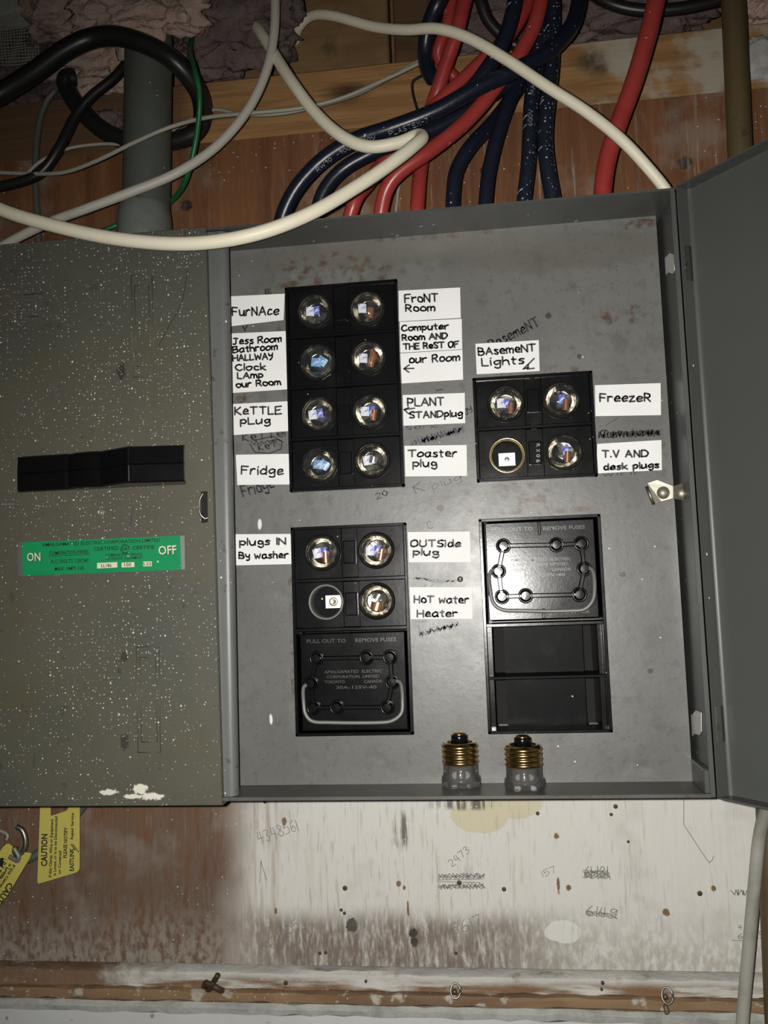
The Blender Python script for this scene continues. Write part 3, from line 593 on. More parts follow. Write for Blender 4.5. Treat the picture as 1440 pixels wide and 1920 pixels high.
# ------------------------------------------------------------------ fuse blocks
FB = -.0062       # front of block frame
FU = -.0042       # face of the fuse units
SR = .0134        # socket radius
def holed(mb, x0, x1, z0, z1, cx, cz, r, yf, yb, n=32):
    """square plate with a round hole, front yf, back yb, hole wall included"""
    ring = []; out = []
    for i in range(n):
        a = 2 * math.pi * (i + .5) / n; c, s = math.cos(a), math.sin(a); ring.append((cx + r * c, cz + r * s))
        tx = ((x1 - cx) if c > 0 else (x0 - cx)) / c if abs(c) > 1e-6 else 9; tz = ((z1 - cz) if s > 0 else (z0 - cz)) / s if abs(s) > 1e-6 else 9
        t = min(tx, tz); out.append((cx + t * c, cz + t * s))
    vs = [(x, yf, z) for x, z in out] + [(x, yf, z) for x, z in ring] + [(x, yb, z) for x, z in ring] + [(x, yb, z) for x, z in out]; f = []
    for i in range(n):
        k = (i + 1) % n; f += [(i, k, n + k, n + i), (n + i, n + k, 2 * n + k, 2 * n + i), (3 * n + i, 3 * n + k, k, i)]
    for cxn, czn in ((x0, z0), (x1, z0), (x1, z1), (x0, z1)):     # corner fills
        idx = min(range(n), key=lambda i: (out[i][0] - cxn) ** 2 + (out[i][1] - czn) ** 2)
        best = sorted(range(n), key=lambda i: (out[i][0] - cxn) ** 2 + (out[i][1] - czn) ** 2)[:2]
        vs.append((cxn, yf, czn)); f.append((best[0], best[1], len(vs) - 1))
    return mb.add(vs, f)
BLOCK = {}
def block_frame(key, label, rows_z, bar=.0024):
    x0, x1, zt_, zb_ = BL[key]; mb = MB()
    mb.box(x0, x0 + bar, FB, .018, zb_, zt_, .0004); mb.box(x1 - bar, x1, FB, .018, zb_, zt_, .0004)
    mb.box(x0, x1, FB, .018, zt_ - bar, zt_, .0004); mb.box(x0, x1, FB, .018, zb_, zb_ + bar, .0004)
    for z in rows_z: mb.box(x0 + bar * .5, x1 - bar * .5, FB + .0004, .018, z - .0013, z + .0013, .0004)
    o = mb.build('fuse_block', 'bakelite', panel); o['label'] = label; BLOCK[key] = o
    return o
SOCK = []
def unit(key, zt_, zb_, fpx, style):
    """one row of two sockets; fpx = pixel centres of both fuses"""
    o = BLOCK[key]; x0, x1 = BL[key][0] + .0026, BL[key][1] - .0026; z0, z1 = zb_ + .0016, zt_ - .0016
    pc = [at(u, v, -.009) for u, v in fpx]; xm = (pc[0].x + pc[1].x) / 2; hw = .0062
    for i, (a, b) in enumerate(((x0, xm - hw), (xm + hw, x1))):
        mb = MB(); holed(mb, a + .0002, b - .0002, z0, z1, pc[i].x, max(z0 + SR + .0005, min(z1 - SR - .0005, pc[i].z)), SR, FU, .012)
        mb.build('socket_plate', 'bakelite', o)
    mb = MB(); mb.box(xm - hw, xm + hw, FU + .0007, .012, z0, z1, .0003); mb.build('middle_plate', 'bakelite', o)
    zc = (z0 + z1) / 2 - (.002 if style == 'low' else 0)
    h = .0088 if style != 'low' else .0075
    mb = MB()
    mb.box(xm - .0048, xm + .0048, FU - (.0022 if style != 'low' else .0006), FU + .002, zc - h, zc + h, .0008, 2); mb.build('middle_boss', 'bakelite_plain', o)
    if style == 'clips':
        for s in (-1, 1):
            zz = (z1 if s > 0 else z0); MB().box(xm - .002, xm + .002, FU - .0004, FU + .002, zz - .0009, zz + .0009).build('catch_notch', 'dark_hole', o)
    MB().box(x0, x1, .012, .014, z0, z1).build('socket_floor', 'bakelite_dusty', o)
    return pc
rz = lambda k, i, n: BL[k][2] + (BL[k][3] - BL[k][2]) * i / n
block_frame('A', 'tall black block of four fuse rows', [rz('A', i, 4) for i in (1, 2, 3)])
A_PX = [((589, 582), (688, 577)), ((594, 677), (690, 669)), ((596, 775), (693, 770)), ((598, 870), (697, 862))]
FUS = []
for i in range(4): FUS += unit('A', rz('A', i, 4), rz('A', i + 1, 4), A_PX[i], 'boss' if i == 3 else 'low')
block_frame('B', 'short black block of two fuse rows', [rz('B', 1, 2)])
B_PX = [((948.6, 755.5), (1052.5, 748.5)), ((951, 852), (1057.5, 846))]
for i in range(2): FUS += unit('B', rz('B', i, 2), rz('B', i + 1, 2), B_PX[i], 'clips')
CZ = [BL['C'][2], at(660, 1086, FB).z, at(665, 1179, FB).z, BL['C'][3]]
block_frame('C', 'black block of two fuse rows above a pull-out holder', CZ[1:3])
C_PX = [((603, 1036), (704.5, 1031.5)), ((609, 1129), (705.7, 1127))]
for i in range(2): FUS += unit('C', CZ[i], CZ[i + 1], C_PX[i], 'boss')
DZ = [BL['D'][2], at(1020, 1170, FB).z, at(1025, 1270, FB).z, BL['D'][3]]
block_frame('D', 'black block with a pull-out holder above two empty bays', DZ[1:2])
mb = MB(); x0, x1 = BL['D'][0], BL['D'][1]
mb.box(x0 + .002, x1 - .002, FB + .0012, .030, DZ[2] - .0011, DZ[2] + .0011, .0004)
mb.build('bay_shelf', 'bakelite_dusty', BLOCK['D'])
for a, b in ((DZ[1], DZ[2]), (DZ[2], DZ[3])):
    mb = MB(); mb.box(x0 + .015, x1 - .015, .024, .026, b, a); mb.build('bay_floor', 'bakelite_dusty', BLOCK['D'])
    for s in (0, 1):
        xa = x0 + .0024 if s == 0 else x1 - .0062
        MB().box(xa, xa + .0038, .003, .046, b + .0008, a - .0008, .0003).build('bay_rail', 'bakelite', BLOCK['D'])
    MB().box(x0 + .003, x1 - .003, .046, .048, b, a).build('bay_back', 'dark_hole', BLOCK['D'])
# empty sockets: brass shell and contact plate
for i, key, mat_, off in ((10, 'B', 'brass_pale', (0, -.0012)), (14, 'C', 'wire_grey', (.0035, 0))):
    p = FUS[i]; o = BLOCK[key]
    prof = [(SR - .0012, -.010)] + [(SR - .0012 - (.0006 if k % 2 else 0), -.009 + k * .0011) for k in range(12)] + [(SR - .0010, .0044), (SR - .0006, .0048), (SR + .0001, .0046), (SR + .0001, .0030)]
    mb = MB(); n = 40; vs = []; fs = []
    for r, h in prof:
        for q in range(n): a = 2 * math.pi * q / n; vs.append((p.x + r * math.cos(a), -h, p.z + r * math.sin(a)))
    for j in range(len(prof) - 1):
        for q in range(n): k = (q + 1) % n; fs.append((j * n + q, j * n + k, (j + 1) * n + k, (j + 1) * n + q))
    mb.add(vs, fs).build('socket_shell', mat_, o, smooth=True)
    cx, cz = p.x + off[0], p.z + off[1]; w_, h_ = .0062, .0049
    c = MB(); holed(c, cx - w_, cx + w_, cz - h_, cz + h_, cx, cz, .0019, .0085, .0115, 20); co = c.build('contact_plate', 'contact', o)
    MB().lathe([(.0034, -.0105), (.0034, -.0080), (.0028, -.0076), (.0017, -.0080)] if key == 'C' else [(.0018, -.0112), (.0018, -.0100), (.0012, -.0098)], (cx, 0, cz), n=20).build('contact_screw', 'steel_dull', o, smooth=True)
# moulded figures on a boss of block B
mb = MW(); ub = (1003, 1003)
for k, ch in enumerate("RX06"): print_text(mb, ch, 1005.5, 832 + k * 9.8, 1005.6, 838 + k * 9.8, 7, FU - .0023)
mb.build('moulded_figures', 'wire_grey', BLOCK['B'])
# screws in the plate
for u, v, r in ((863, 1086, .0022),):
    s = MB().lathe([(r, -.001), (r, .0012), (r * .7, .0018)], at(u, v, 0), n=20).build('screw', 'steel_dull', plate, smooth=True)
    p = at(u, v, -.0019); MB().box(p.x - r * .8, p.x + r * .8, -.00195, -.0017, p.z - .0003, p.z + .0003).build('screw_slot', 'dark_hole', s)
# old marker writing on the plate
g = MW(); yg = -.0004
write(g, "E", 498, 551, 508, 550, 8, yg, 2.4, .1); pxline(g, [(455, 612), (460, 620)], yg, 3); pxline(g, [(464, 610), (459, 617)], yg, 2.4)
write(g, "Fridge", 456, 932, 515, 914, 20, yg, 3, .3)
write(g, "KeTTel", 455, 828, 535, 818, 14, yg, 2.4, .4); write(g, "KeT", 486, 846, 520, 836, 12, yg, 2.2, .4)
pxline(g, [(468, 832), (478, 848), (505, 850), (527, 842), (529, 828), (512, 818), (476, 826)], yg, 2.2); scribble(g, 470, 832, 528, 826, 5, yg, 12, 1.8)
write(g, "20", 707, 936, 727, 928, 10, yg, 2.2); pxline(g, [(775, 914), (796, 920)], yg, 2.2); pxline(g, [(787, 905), (774, 913), (780, 925)], yg, 2.2)
scribble(g, 1122, 815, 1238, 812, 7, yg, 46, 2.4); scribble(g, 1125, 817, 1236, 811, 5, yg, 38, 2.4); write(g, "Comtstr", 1125, 820, 1236, 817, 14, yg, 2.6)
write(g, "wirll", 1130, 893, 1190, 890, 10, yg, 2.4); pxline(g, [(1135, 798), (1160, 783)], yg, 1); 
pxline(g, [(776, 1085), (790, 1084), (805, 1089), (825, 1092), (845, 1089), (862, 1088)], yg, 3.6); scribble(g, 778, 1084, 855, 1091, 2.6, yg, 18, 2)
write(g, "C", 803, 993, 812, 990, 14, yg, 1.6); write(g, "gy", 871, 775, 885, 768, 10, yg, 2); pxline(g, [(818, 732), (830, 730)], yg, 2.5)
pxline(g, [(792, 1102), (800, 1096)], yg, 2); pxline(g, [(808, 1100), (812, 1096)], yg, 2)
pb = MB(); write(pb, "BasemeNT", 922, 655, 1012, 610, 17, yg, 3, .25); pb.build('old_marker_word', 'ghost', plate)
g.build('old_marker_writing', 'ghost', plate)
g = MW(); scribble(g, 772, 832, 866, 806, 6, yg, 34, 2.6); scribble(g, 790, 826, 868, 804, 7, yg, 30, 2.6); write(g, "serk", 762, 806, 820, 802, 10, yg, 2)
write(g, "plug", 812, 918, 865, 900, 12, yg, 1.8); scribble(g, 785, 1190, 862, 1170, 5, yg, 30, 2.6); scribble(g, 800, 1184, 852, 1172, 5, yg, 20, 2.4); pxline(g, [(784, 1172), (792, 1196)], yg, 2.5); pxline(g, [(783, 1166), (800, 1165)], yg, 2)
g.build('faded_purple_writing', 'ghost_purple', plate)

# hinge latch with two domes, bare metal hinge patches
lp = at(1248, 922, -.006)
mb = MB()
q = [at(1214, 906, -.004), at(1232, 900, -.006), at(1262, 912, -.008), at(1290, 902, -.020), at(1291, 940, -.020), at(1262, 934, -.008), at(1240, 940, -.006), at(1228, 947, -.003)]
mb.add([p for p in q] + [p + Vector((0, .0015, 0)) for p in q], [tuple(range(7, -1, -1))] + [(i, (i + 1) % 8, 8 + (i + 1) % 8, 8 + i) for i in range(8)])
lat = mb.build('door_catch', 'steel', panel)
for (u, v, y, r) in ((1244, 924, -.006, .0047), (1279, 925, -.0145, .0046)):
    MB().lathe([(r, -.001)] + [(r * math.cos(a * math.pi / 12), r * .75 * math.sin(a * math.pi / 12)) for a in range(6)] + [(.0003, r * .75)], at(u, v, y), n=24).build('catch_dome', 'steel', lat, smooth=True)
a, b = at(1212, 912, -.0045), at(1226, 946, -.0045); MB().tube([a, b], .0013, 8).build('catch_tongue', 'steel_dull', lat, smooth=True)
def rim_patch(u0, v0, u1, v1, name, mat_):
    """patch lying on the inner face of the right rim"""
    def on_rim(u, v):
        d = CR * ((u - 720) / FPX) + CD * ((v - 960) / FPX) + CF; t = (XRI - .0004 - CAM.x) / d.x; return CAM + d * t
    pts = [(u0, v0 + 5), (u0 + 4, v0 + 2), (u0 + 9, v0 - 4), (u1, v0), (u1, v1 - 6), (u1 - 4, v1), (u0 + 6, v1 - 3), (u0 + 2, v1 + 2)]
    P = [on_rim(*p) for p in pts]; return MB().add(P + [p + Vector((-.0006, 0, 0)) for p in P], [tuple(range(7, -1, -1)), tuple(range(8, 16))] + [(i, (i + 1) % 8, 8 + (i + 1) % 8, 8 + i) for i in range(8)]).build(name, mat_, panel)
rim_patch(1248, 478, 1266, 513, 'hinge_knuckle', 'white_chip'); hk = rim_patch(1297, 1336, 1316, 1378, 'hinge_knuckle', 'white_chip')

# ------------------------------------------------------------------ the open door
TH = math.radians(52); DD = Vector((math.cos(TH), -math.sin(TH), 0)); DN = Vector((-math.sin(TH), -math.cos(TH), 0))
H0 = Vector((XRI + .0030, RF - .0010, 0)); DW, DF = .335, .0125
DZT, DZB = PZT + .0025, PZB - .0025
def dpt(s, t, z): p = H0 + DD * s - DN * t; return Vector((p.x, p.y, z))
# tray section: flange tip (0,0) -> (0,DF) rounded -> (DW,DF) -> (DW,0)
r_ = .004; path = [(0, 0), (0, DF - r_)] + [(r_ - r_ * math.cos(k * math.pi / 12), DF - r_ + r_ * math.sin(k * math.pi / 12)) for k in range(1, 6)] + [(r_, DF), (DW - r_, DF), (DW, DF - r_), (DW, 0)]
def offset(k): return [(s + (k if i < 8 else -k if i > 8 else 0), t - (k if 2 < i < 10 else 0)) for i, (s, t) in enumerate(path)]
inn = offset(.0013); loop = path + inn[::-1]; n = len(loop)
mb = MB().add([dpt(s, t, DZB) for s, t in loop] + [dpt(s, t, DZT) for s, t in loop], [(i, (i + 1) % n, n + (i + 1) % n, n + i) for i in range(n)])
def dbox(s0, s1, t0, t1, z0, z1):
    v = [dpt(s, t, z) for z in (z0, z1) for s, t in ((s0, t0), (s1, t0), (s1, t1), (s0, t1))]
    mb.add(v, [(0, 1, 2, 3), (7, 6, 5, 4), (0, 4, 5, 1), (1, 5, 6, 2), (2, 6, 7, 3), (3, 7, 4, 0)])
dbox(.0005, DW, 0, DF, DZT - .0013, DZT); dbox(.0005, DW, 0, DF, DZB, DZB + .0013)
door = mb.build('door', 'door', panel, angle=25)
for za, zb in ((at(1275, 460, RF).z, at(1275, 526, RF).z), (at(1327, 1325, RF).z, at(1327, 1392, RF).z)):
    mb = MB(); dbox(.0012, .0019, .0025, .0075, zb, za); mb.build('hinge_leaf', 'steel_dull', door)
    mb = MB(); dbox(.0013, .0021, .0080, .0092, zb, za); mb.build('hinge_slot', 'dark_hole', door)

# ------------------------------------------------------------------ pull-out fuse holders
def pullout(key, pegs, bail, ztop, zbot, label, tx):
    x0, x1 = BL[key][0] + .0044, BL[key][1] - .0044; z0, z1 = zbot + .0034, ztop - .0030
    t = thing('pullout_fuse_holder', label, 'fuse holder', ((x0 + x1) / 2, 0, z0), 'black pull-out fuse holders')
    Y0 = -.0022
    MB().box(x0, x1, Y0, .016, z0, z1, .0007, 2).build('body', 'bakelite_plain', t)
    P = [at(u, v, Y0 - .002) for u, v in pegs]
    order = [0, 1, 2, 4, 7, 6, 5, 3, 0]
    mb = MB()
    for a, b in zip(order[:-1], order[1:]):
        p, q = P[a], P[b]; d = (q - p).normalized(); nn = Vector((-d.z, 0, d.x)) * .0019
        for s, yy in ((1, 0),):
            A = [p - nn, q - nn, q + nn, p + nn]; yv = [Y0 + .0002] * 4
            mb.add([(c.x, Y0 + .0003, c.z) for c in A] + [(c.x - (nn.x * .5 if i < 2 else -nn.x * .5) * -1, Y0 - .0012, c.z - (nn.z * .5 if i < 2 else -nn.z * .5) * -1) for i, c in enumerate(A)],
                   [(3, 2, 1, 0), (4, 5, 6, 7), (0, 1, 5, 4), (1, 2, 6, 5), (2, 3, 7, 6), (3, 0, 4, 7)])
    mb.build('raised_rib', 'bakelite_plain', t)
    for i, p in enumerate(P):
        pg = MB().lathe([(.0058, -.0003), (.0056, .0008), (.0050, .0013), (.0042, .0012), (.0041, .0004)], (p.x, Y0, p.z), n=24).build('peg_collar', 'bakelite_plain', t, smooth=True)
        rr = .0034
        MB().lathe([(rr, -.0003), (rr, .0038), (rr * .9, .0042), (.0002, .0043)], (p.x, Y0, p.z), n=24).build('peg', 'bakelite_plain', t, angle=35)
    B = spline([at(u, v, Y0 - yy) for u, v, yy in bail], 6)
    MB().tube(B, .00145, 10).build('wire_bail', 'wire_grey', t, smooth=True)
    mb = MW()
    for s, u0, v0, u1, v1, c in tx: print_text(mb, s, u0, v0, u1, v1, c, Y0 - .0004, .0006)
    mb.build('moulded_lettering', 'moulded', t)
    xm = (x0 + x1) / 2
    mb = MB(); mb.box(xm - .0011, xm + .0011, Y0 - .0008, Y0 + .001, z1 - .0105, z1 - .0005, .0005, 2); mb.box(xm - .0011, xm + .0011, Y0 - .0008, Y0 + .001, z0 + .0005, z0 + .0080, .0005, 2)
    mb.build('centre_rib', 'bakelite_plain', t)
    return t
c8 = lambda x, y: (890 + x / 5.538, 960 + y / 5.538)
pD = [c8(*p) for p in ((300, 350), (850, 340), (1110, 328), (248, 615), (1140, 590), (285, 880), (530, 870), (1090, 858))]
bD = [(*c8(x, y), h) for x, y, h in ((215, 600, .0022), (172, 615, .004), (150, 680, .006), (160, 800, .009), (190, 940, .0105), (290, 1015, .011), (500, 1025, .011), (750, 1030, .011), (1000, 1025, .011), (1140, 1008, .011), (1225, 920, .0105), (1245, 800, .009), (1238, 660, .006), (1215, 600, .004), (1175, 575, .0022))]
def tD(s, x0, y0, x1, y1, c): return (s, *c8(x0, y0), *c8(x1, y1), c)
pullout('D', pD, bD, DZ[0], DZ[1], 'black pull-out fuse holder with wire bail above the empty bays', [tD("PULL OUT TO", 180, 205, 605, 190, 7), tD("REMOVE FUSES", 712, 190, 1145, 172, 7), tD("AMALGAMATED  ELECTRIC", 375, 515, 1000, 500, 5.5), tD("CORPORATION  LIMITED", 400, 565, 965, 553, 5.5), tD("TORONTO", 375, 620, 595, 615, 5.5), tD("CANADA", 800, 612, 1000, 606, 5.5), tD("30A-125V-40", 510, 672, 940, 664, 5.5), tD("250V 30AMP", 215, 1072, 640, 1066, 6), tD("CARTRIDGE FUSE", 760, 1062, 1190, 1045, 6)])
c7 = lambda x, y: (420 + x / 3, 930 + y / 3)
pC = [c7(*p) for p in ((518, 915), (800, 910), (932, 908), (488, 1055), (945, 1048), (502, 1192), (633, 1190), (918, 1190))]
bC = [(*c7(x, y), h) for x, y, h in ((475, 1062, .0022), (452, 1070, .004), (445, 1100, .006), (448, 1160, .009), (458, 1225, .0105), (500, 1268, .011), (600, 1274, .011), (720, 1276, .011), (880, 1274, .011), (950, 1262, .011), (998, 1220, .0105), (1004, 1150, .009), (1000, 1080, .006), (990, 1048, .004), (965, 1040, .0022))]
def tC(s, x0, y0, x1, y1, c): return (s, *c7(x0, y0), *c7(x1, y1), c)
pullout('C', pC, bC, CZ[2], CZ[3], 'black pull-out fuse holder with wire bail below the hot water heater row', [tC("PULL OUT TO", 465, 828, 685, 824, 7), tC("REMOVE FUSES", 740, 822, 968, 816, 7), tC("AMALGAMATED  ELECTRIC", 565, 998, 888, 992, 5.5), tC("CORPORATION  LIMITED", 578, 1026, 872, 1022, 5.5), tC("TORONTO", 565, 1055, 680, 1052, 5.5), tC("CANADA", 788, 1052, 890, 1048, 5.5), tC("30A-125V-40", 630, 1085, 858, 1082, 5.5)])

# ------------------------------------------------------------------ screwed-in plug fuses
def dome_profile(flat=0.):
    return [(.0136, -.001), (.0142, .0008), (.0142, .0020), (.0137, .0027), (.0139, .0034), (.0133, .0042), (.0127, .0046), (.0129, .0056), (.0124, .0070), (.0112, .0086), (.0090, .0101 - flat), (.0062, .0111 - flat), (.0030, .0116 - flat), (.0003, .0117 - flat)]
def base_mesh(name, prof, mat_, n=40, facet=None, smooth=True):
    mb = MB(); vs = []; fs = []
    for r, h in prof:
        for q in range(n): a = 2 * math.pi * q / n; rr = r * (facet(q, h) if facet else 1); vs.append((rr * math.cos(a), -h, rr * math.sin(a)))
    for j in range(len(prof) - 1):
        for q in range(n): k = (q + 1) % n; fs.append((j * n + q, j * n + k, (j + 1) * n + k, (j + 1) * n + q))
    me = bpy.data.meshes.new(name); me.from_pydata(vs, [], fs); me.materials.append(M[mat_])
    for p in me.polygons: p.use_smooth = smooth
    return me
ME = {'dome': base_mesh('glass_cap', dome_profile(), 'glass'),
      'flat': base_mesh('glass_cap', dome_profile(.004), 'glass', 24, lambda q, h: 1.02 if q % 2 else .985, False),
      'cup': base_mesh('inner_cup', [(.0128, .0022), (.0120, .0012), (.0124, .0004), (.0114, -.0002), (.0112, -.0012), (.0102, -.0016), (.0099, -.0026), (.0088, -.0030), (.0086, -.0038), (.0076, -.0040), (.0003, -.0041)], 'silver_cup'),
      'sleeve': base_mesh('screw_shell', [(.0128, -.0095), (.0126, -.0005), (.0131, .0006)], 'brass')}
def plate_mesh(name, w_, h_, mat_, th=.0006, bend=0.):
    vs = []; fs = []; n = 6
    for i in range(n + 1):
        x = -w_ / 2 + w_ * i / n; y = -bend * (1 - (2 * i / n - 1) ** 2)
        for z in (-h_ / 2, h_ / 2): vs += [(x, y - th / 2, z), (x, y + th / 2, z)]
    for i in range(n):
        a = i * 4; b = a + 4; fs += [(a, b, b + 2, a + 2), (a + 1, a + 3, b + 3, b + 1), (a, a + 1, b + 1, b), (a + 2, b + 2, b + 3, a + 3)]
    fs += [(0, 2, 3, 1), (n * 4, n * 4 + 1, n * 4 + 3, n * 4 + 2)]
    me = bpy.data.meshes.new(name); me.from_pydata(vs, [], fs); me.materials.append(M[mat_]); return me
ME['chip_b'] = plate_mesh('rating_label', .0078, .0066, 'chip_blue', bend=.0008); ME['chip_w'] = plate_mesh('rating_label', .0062, .0072, 'chip_white', bend=.0008)
ME['chip_v'] = plate_mesh('rating_label', .0048, .0068, 'chip_violet', bend=.0008); ME['link'] = plate_mesh('fuse_link', .0044, .0086, 'copper', .0007, .0012)
ME['link_big'] = plate_mesh('fuse_link', .0092, .0060, 'copper', .0007, .0020); ME['tin'] = plate_mesh('solder_tab', .0060, .0052, 'solder', .0007, .0014)
def child(name, me, root, loc=(0, 0, 0), rot=(0, 0, 0)):
    o = bpy.data.objects.new(name, me); COL.objects.link(o); o.parent = root; o.location = loc; o.rotation_euler = rot; return o
NOTE = ['FURNACE', 'FRONT ROOM', 'JESS ROOM BATHROOM HALLWAY', 'COMPUTER ROOM and OUR ROOM', 'KETTLE PLUG', 'PLANT STAND PLUG', 'FRIDGE', 'TOASTER PLUG', 'BASEMENT LIGHTS', 'FREEZER', None, 'T.V AND DESK PLUGS', 'PLUGS IN BY WASHER', 'OUTSIDE PLUG', None, 'HOT WATER HEATER']
KIND = ['wv', 'wc', 'bb', 'wcc', 'wv', 'wcv', 'bb', 'wt', 'wvc', 'cv', '', 'cvf', 'wvc', 'wvc', '', 'ct']
rnd = random.Random(11)
LOOK = {'wv': 'white and violet', 'wc': 'white and copper', 'bb': 'pale blue', 'wcc': 'white and orange copper', 'wcv': 'white, violet and copper', 'wt': 'silvery white', 'wvc': 'white, violet and copper', 'cv': 'violet and copper', 'cvf': 'copper and violet', 'ct': 'orange copper'}
for i, nt_ in enumerate(NOTE):
    if nt_ is None: continue
    p = FUS[i]; k = KIND[i]
    below = 'below' if i == 8 else 'beside'
    t = thing('plug_fuse', 'glass plug fuse, %s inside, %s the %s note' % (LOOK[k], below, nt_), 'fuse', (p.x, FU, p.z), 'plug fuses screwed into the black blocks')
    child('glass_cap', ME['flat' if k in ('cvf', 'bb') else 'dome'], t); child('inner_cup', ME['cup'], t, rot=(0, rnd.uniform(0, 6), 0)); child('screw_shell', ME['sleeve'], t)
    j = lambda s=.0006: rnd.uniform(-s, s); a = rnd.uniform(-.2, .2)
    yq = -.0024
    if k == 'bb': child('rating_label', ME['chip_b'], t, (-.0012 + j(), yq, j()), (0, a, 0)); child('rating_label', ME['chip_v'] if i == 99 else ME['chip_b'], t, (.0034, yq + .0014, j()), (0, a + .5, 0))
    else:
        if 'w' in k: child('rating_label', ME['chip_w'], t, (-.0042 + j(), yq, j()), (0, a, .2))
        if 'v' in k: child('rating_label', ME['chip_v'], t, (.0012 + j(), yq + .0004, j() + .0004), (0, a, -.1))
        if 'c' in k: child('fuse_link', ME['link_big' if k == 'ct' else 'link'], t, (.0030 * (k != 'ct') + j(), yq - .0006, -.0038 + j()), (0, a + .15, 0))
        if k.count('c') > 1: child('fuse_link', ME['link'], t, (.0040, yq, .002), (0, a - .3, 0))
        if 't' in k: child('solder_tab', ME['tin'], t, (.0008, yq - .0004, .0030 if k == 'ct' else 0.), (0, a + .4, 0))

# ------------------------------------------------------------------ two loose fuses standing on the ledge, screw end up
def loose(u, v, label, h):
    p = atz(u, v, PZB + .0006); t = thing('loose_plug_fuse', label, 'fuse', p, 'loose fuses on the ledge')
    c = Vector(p)
    fz = lambda i, hh: (1.0 if (i // 2) % 2 else .965) if hh < h * .16 else 1
    L = lambda prof, name, mt, sm=True, n=40, fc=None: MB().lathe([(r, q * h) for r, q in prof], c, 'z', n, fc).build(name, mt, t, smooth=sm)
    L([(.0003, .0), (.0120, 0), (.0142, .015), (.0145, .06), (.0145, .15), (.0139, .19), (.0128, .21), (.0126, .30), (.0126, .43), (.0110, .44), (.0108, .24), (.0104, .10), (.0006, .09)], 'glass_body', 'pressed_glass', True, 40, fz)
    prof = [(.0118, .40)]
    for k in range(4):
        z = .42 + k * .095; prof += [(.0124, z), (.0131, z + .018), (.0135, z + .042), (.0131, z + .066), (.0124, z + .083)]
    prof += [(.0118, .815), (.0104, .822), (.0092, .815), (.0088, .78), (.0088, .45)]
    L(prof, 'screw_shell', 'brass')
    L([(.0092, .44), (.0092, .775), (.0060, .78)], 'insulator', 'bakelite_plain')
    L([(.0060, .77), (.0060, .94), (.0056, .955), (.0038, .956)], 'centre_post', 'bakelite_plain')
    L([(.0050, .945), (.0044, .985), (.0030, 1.0), (.0004, 1.004)], 'tip_contact', 'brass')
    L([(.0030, .12), (.0034, .16), (.0030, .30), (.0050, .42)], 'inner_core', 'steel_dull', True, 16)
    return t
loose(865, 1474, 'loose plug fuse with brass thread on the ledge, nearer the pull-out holder with closed bays', .0385)['label'] = 'taller loose plug fuse with brass thread, left of the two on the bottom ledge'
loose(984, 1478, 'loose plug fuse', .0372)['label'] = 'shorter loose plug fuse with brass thread, right of the two on the bottom ledge'

# ------------------------------------------------------------------ handwritten notes
c5 = lambda x, y: (420 + x / 3, 500 + y / 3)
c6 = lambda x, y: (860 + x / 2.483, 560 + y / 2.483)
def note(cv, quad, lines, label, curl=0., arrow=()):
    k = 1 / (cv(1, 0)[0] - cv(0, 0)[0])
    q = [cv(*p) for p in quad]; vs = []; fs = []; nx_, ny_ = 8, 5
    rn = random.Random(len(label) + int(q[0][1])); ph = rn.uniform(0, 6)
    for j in range(ny_ + 1):
        for i in range(nx_ + 1):
            s, r = i / nx_, j / ny_
            a = [(q[0][m] * (1 - s) + q[1][m] * s) * (1 - r) + (q[3][m] * (1 - s) + q[2][m] * s) * r for m in (0, 1)]
            vs.append(at(a[0], a[1], -.0010 - .00018 * math.sin(3 * s + 2 * r + ph) - curl * (max(0, r - .6) ** 2 + 0 * s)))
    w_ = nx_ + 1
    for j in range(ny_):
        for i in range(nx_): fs.append((j * w_ + i, (j + 1) * w_ + i, (j + 1) * w_ + i + 1, j * w_ + i + 1))
    n = len(vs); mb = MB(); mb.add(vs + [v + Vector((0, .0003, 0)) for v in vs], fs + [tuple(n + i for i in f[::-1]) for f in fs])
    rim = list(range(w_)) + [j * w_ + nx_ for j in range(1, ny_ + 1)] + [ny_ * w_ + i for i in range(nx_ - 1, -1, -1)] + [j * w_ for j in range(ny_ - 1, 0, -1)]
    mb.f += [(rim[i], rim[(i + 1) % len(rim)], n + rim[(i + 1) % len(rim)], n + rim[i]) for i in range(len(rim))]
    o = mb.build('paper_note', 'paper', None); tag(o, label, 'note', 'handwritten paper notes')
    ink = MW()
    for tx, x0, x1, y0, y1, cap in lines: write(ink, tx, *cv(x0, y0), *cv(x1, y1), cap / k, -.0014, 3.3)
    for st in arrow: pxline(ink, [cv(*p) for p in st], -.0014, 2.8)
    ink.build('handwriting', 'ink', o)
    return o
note(c5, [(28, 167), (342, 152), (335, 300), (30, 336)], [("FurNAce", 46, 308, 277, 270, 46)], 'white note reading FURNACE at the left of the top fuse row', .0006)
note(c5, [(30, 376), (350, 362), (355, 690), (38, 711)], [("Jess Room", 50, 322, 438, 422, 34), ("Bathroom", 52, 300, 484, 466, 34), ("HALLWAY", 52, 275, 530, 518, 32), ("Clock", 66, 235, 584, 580, 34), ("LAmp", 76, 218, 630, 624, 32), ("our Room", 70, 318, 680, 664, 32)], 'tall white note listing JESS ROOM, BATHROOM, HALLWAY, CLOCK, LAMP, OUR ROOM')
note(c5, [(40, 773), (360, 757), (362, 925), (45, 948)], [("KeTTLE", 62, 322, 832, 828, 42), ("pLug", 95, 258, 886, 882, 36)], 'white note reading KETTLE PLUG')
note(c5, [(66, 1058), (370, 1053), (370, 1225), (75, 1228)], [("Fridge", 98, 332, 1166, 1170, 44)], 'white note reading FRIDGE at the left of the fourth fuse row')
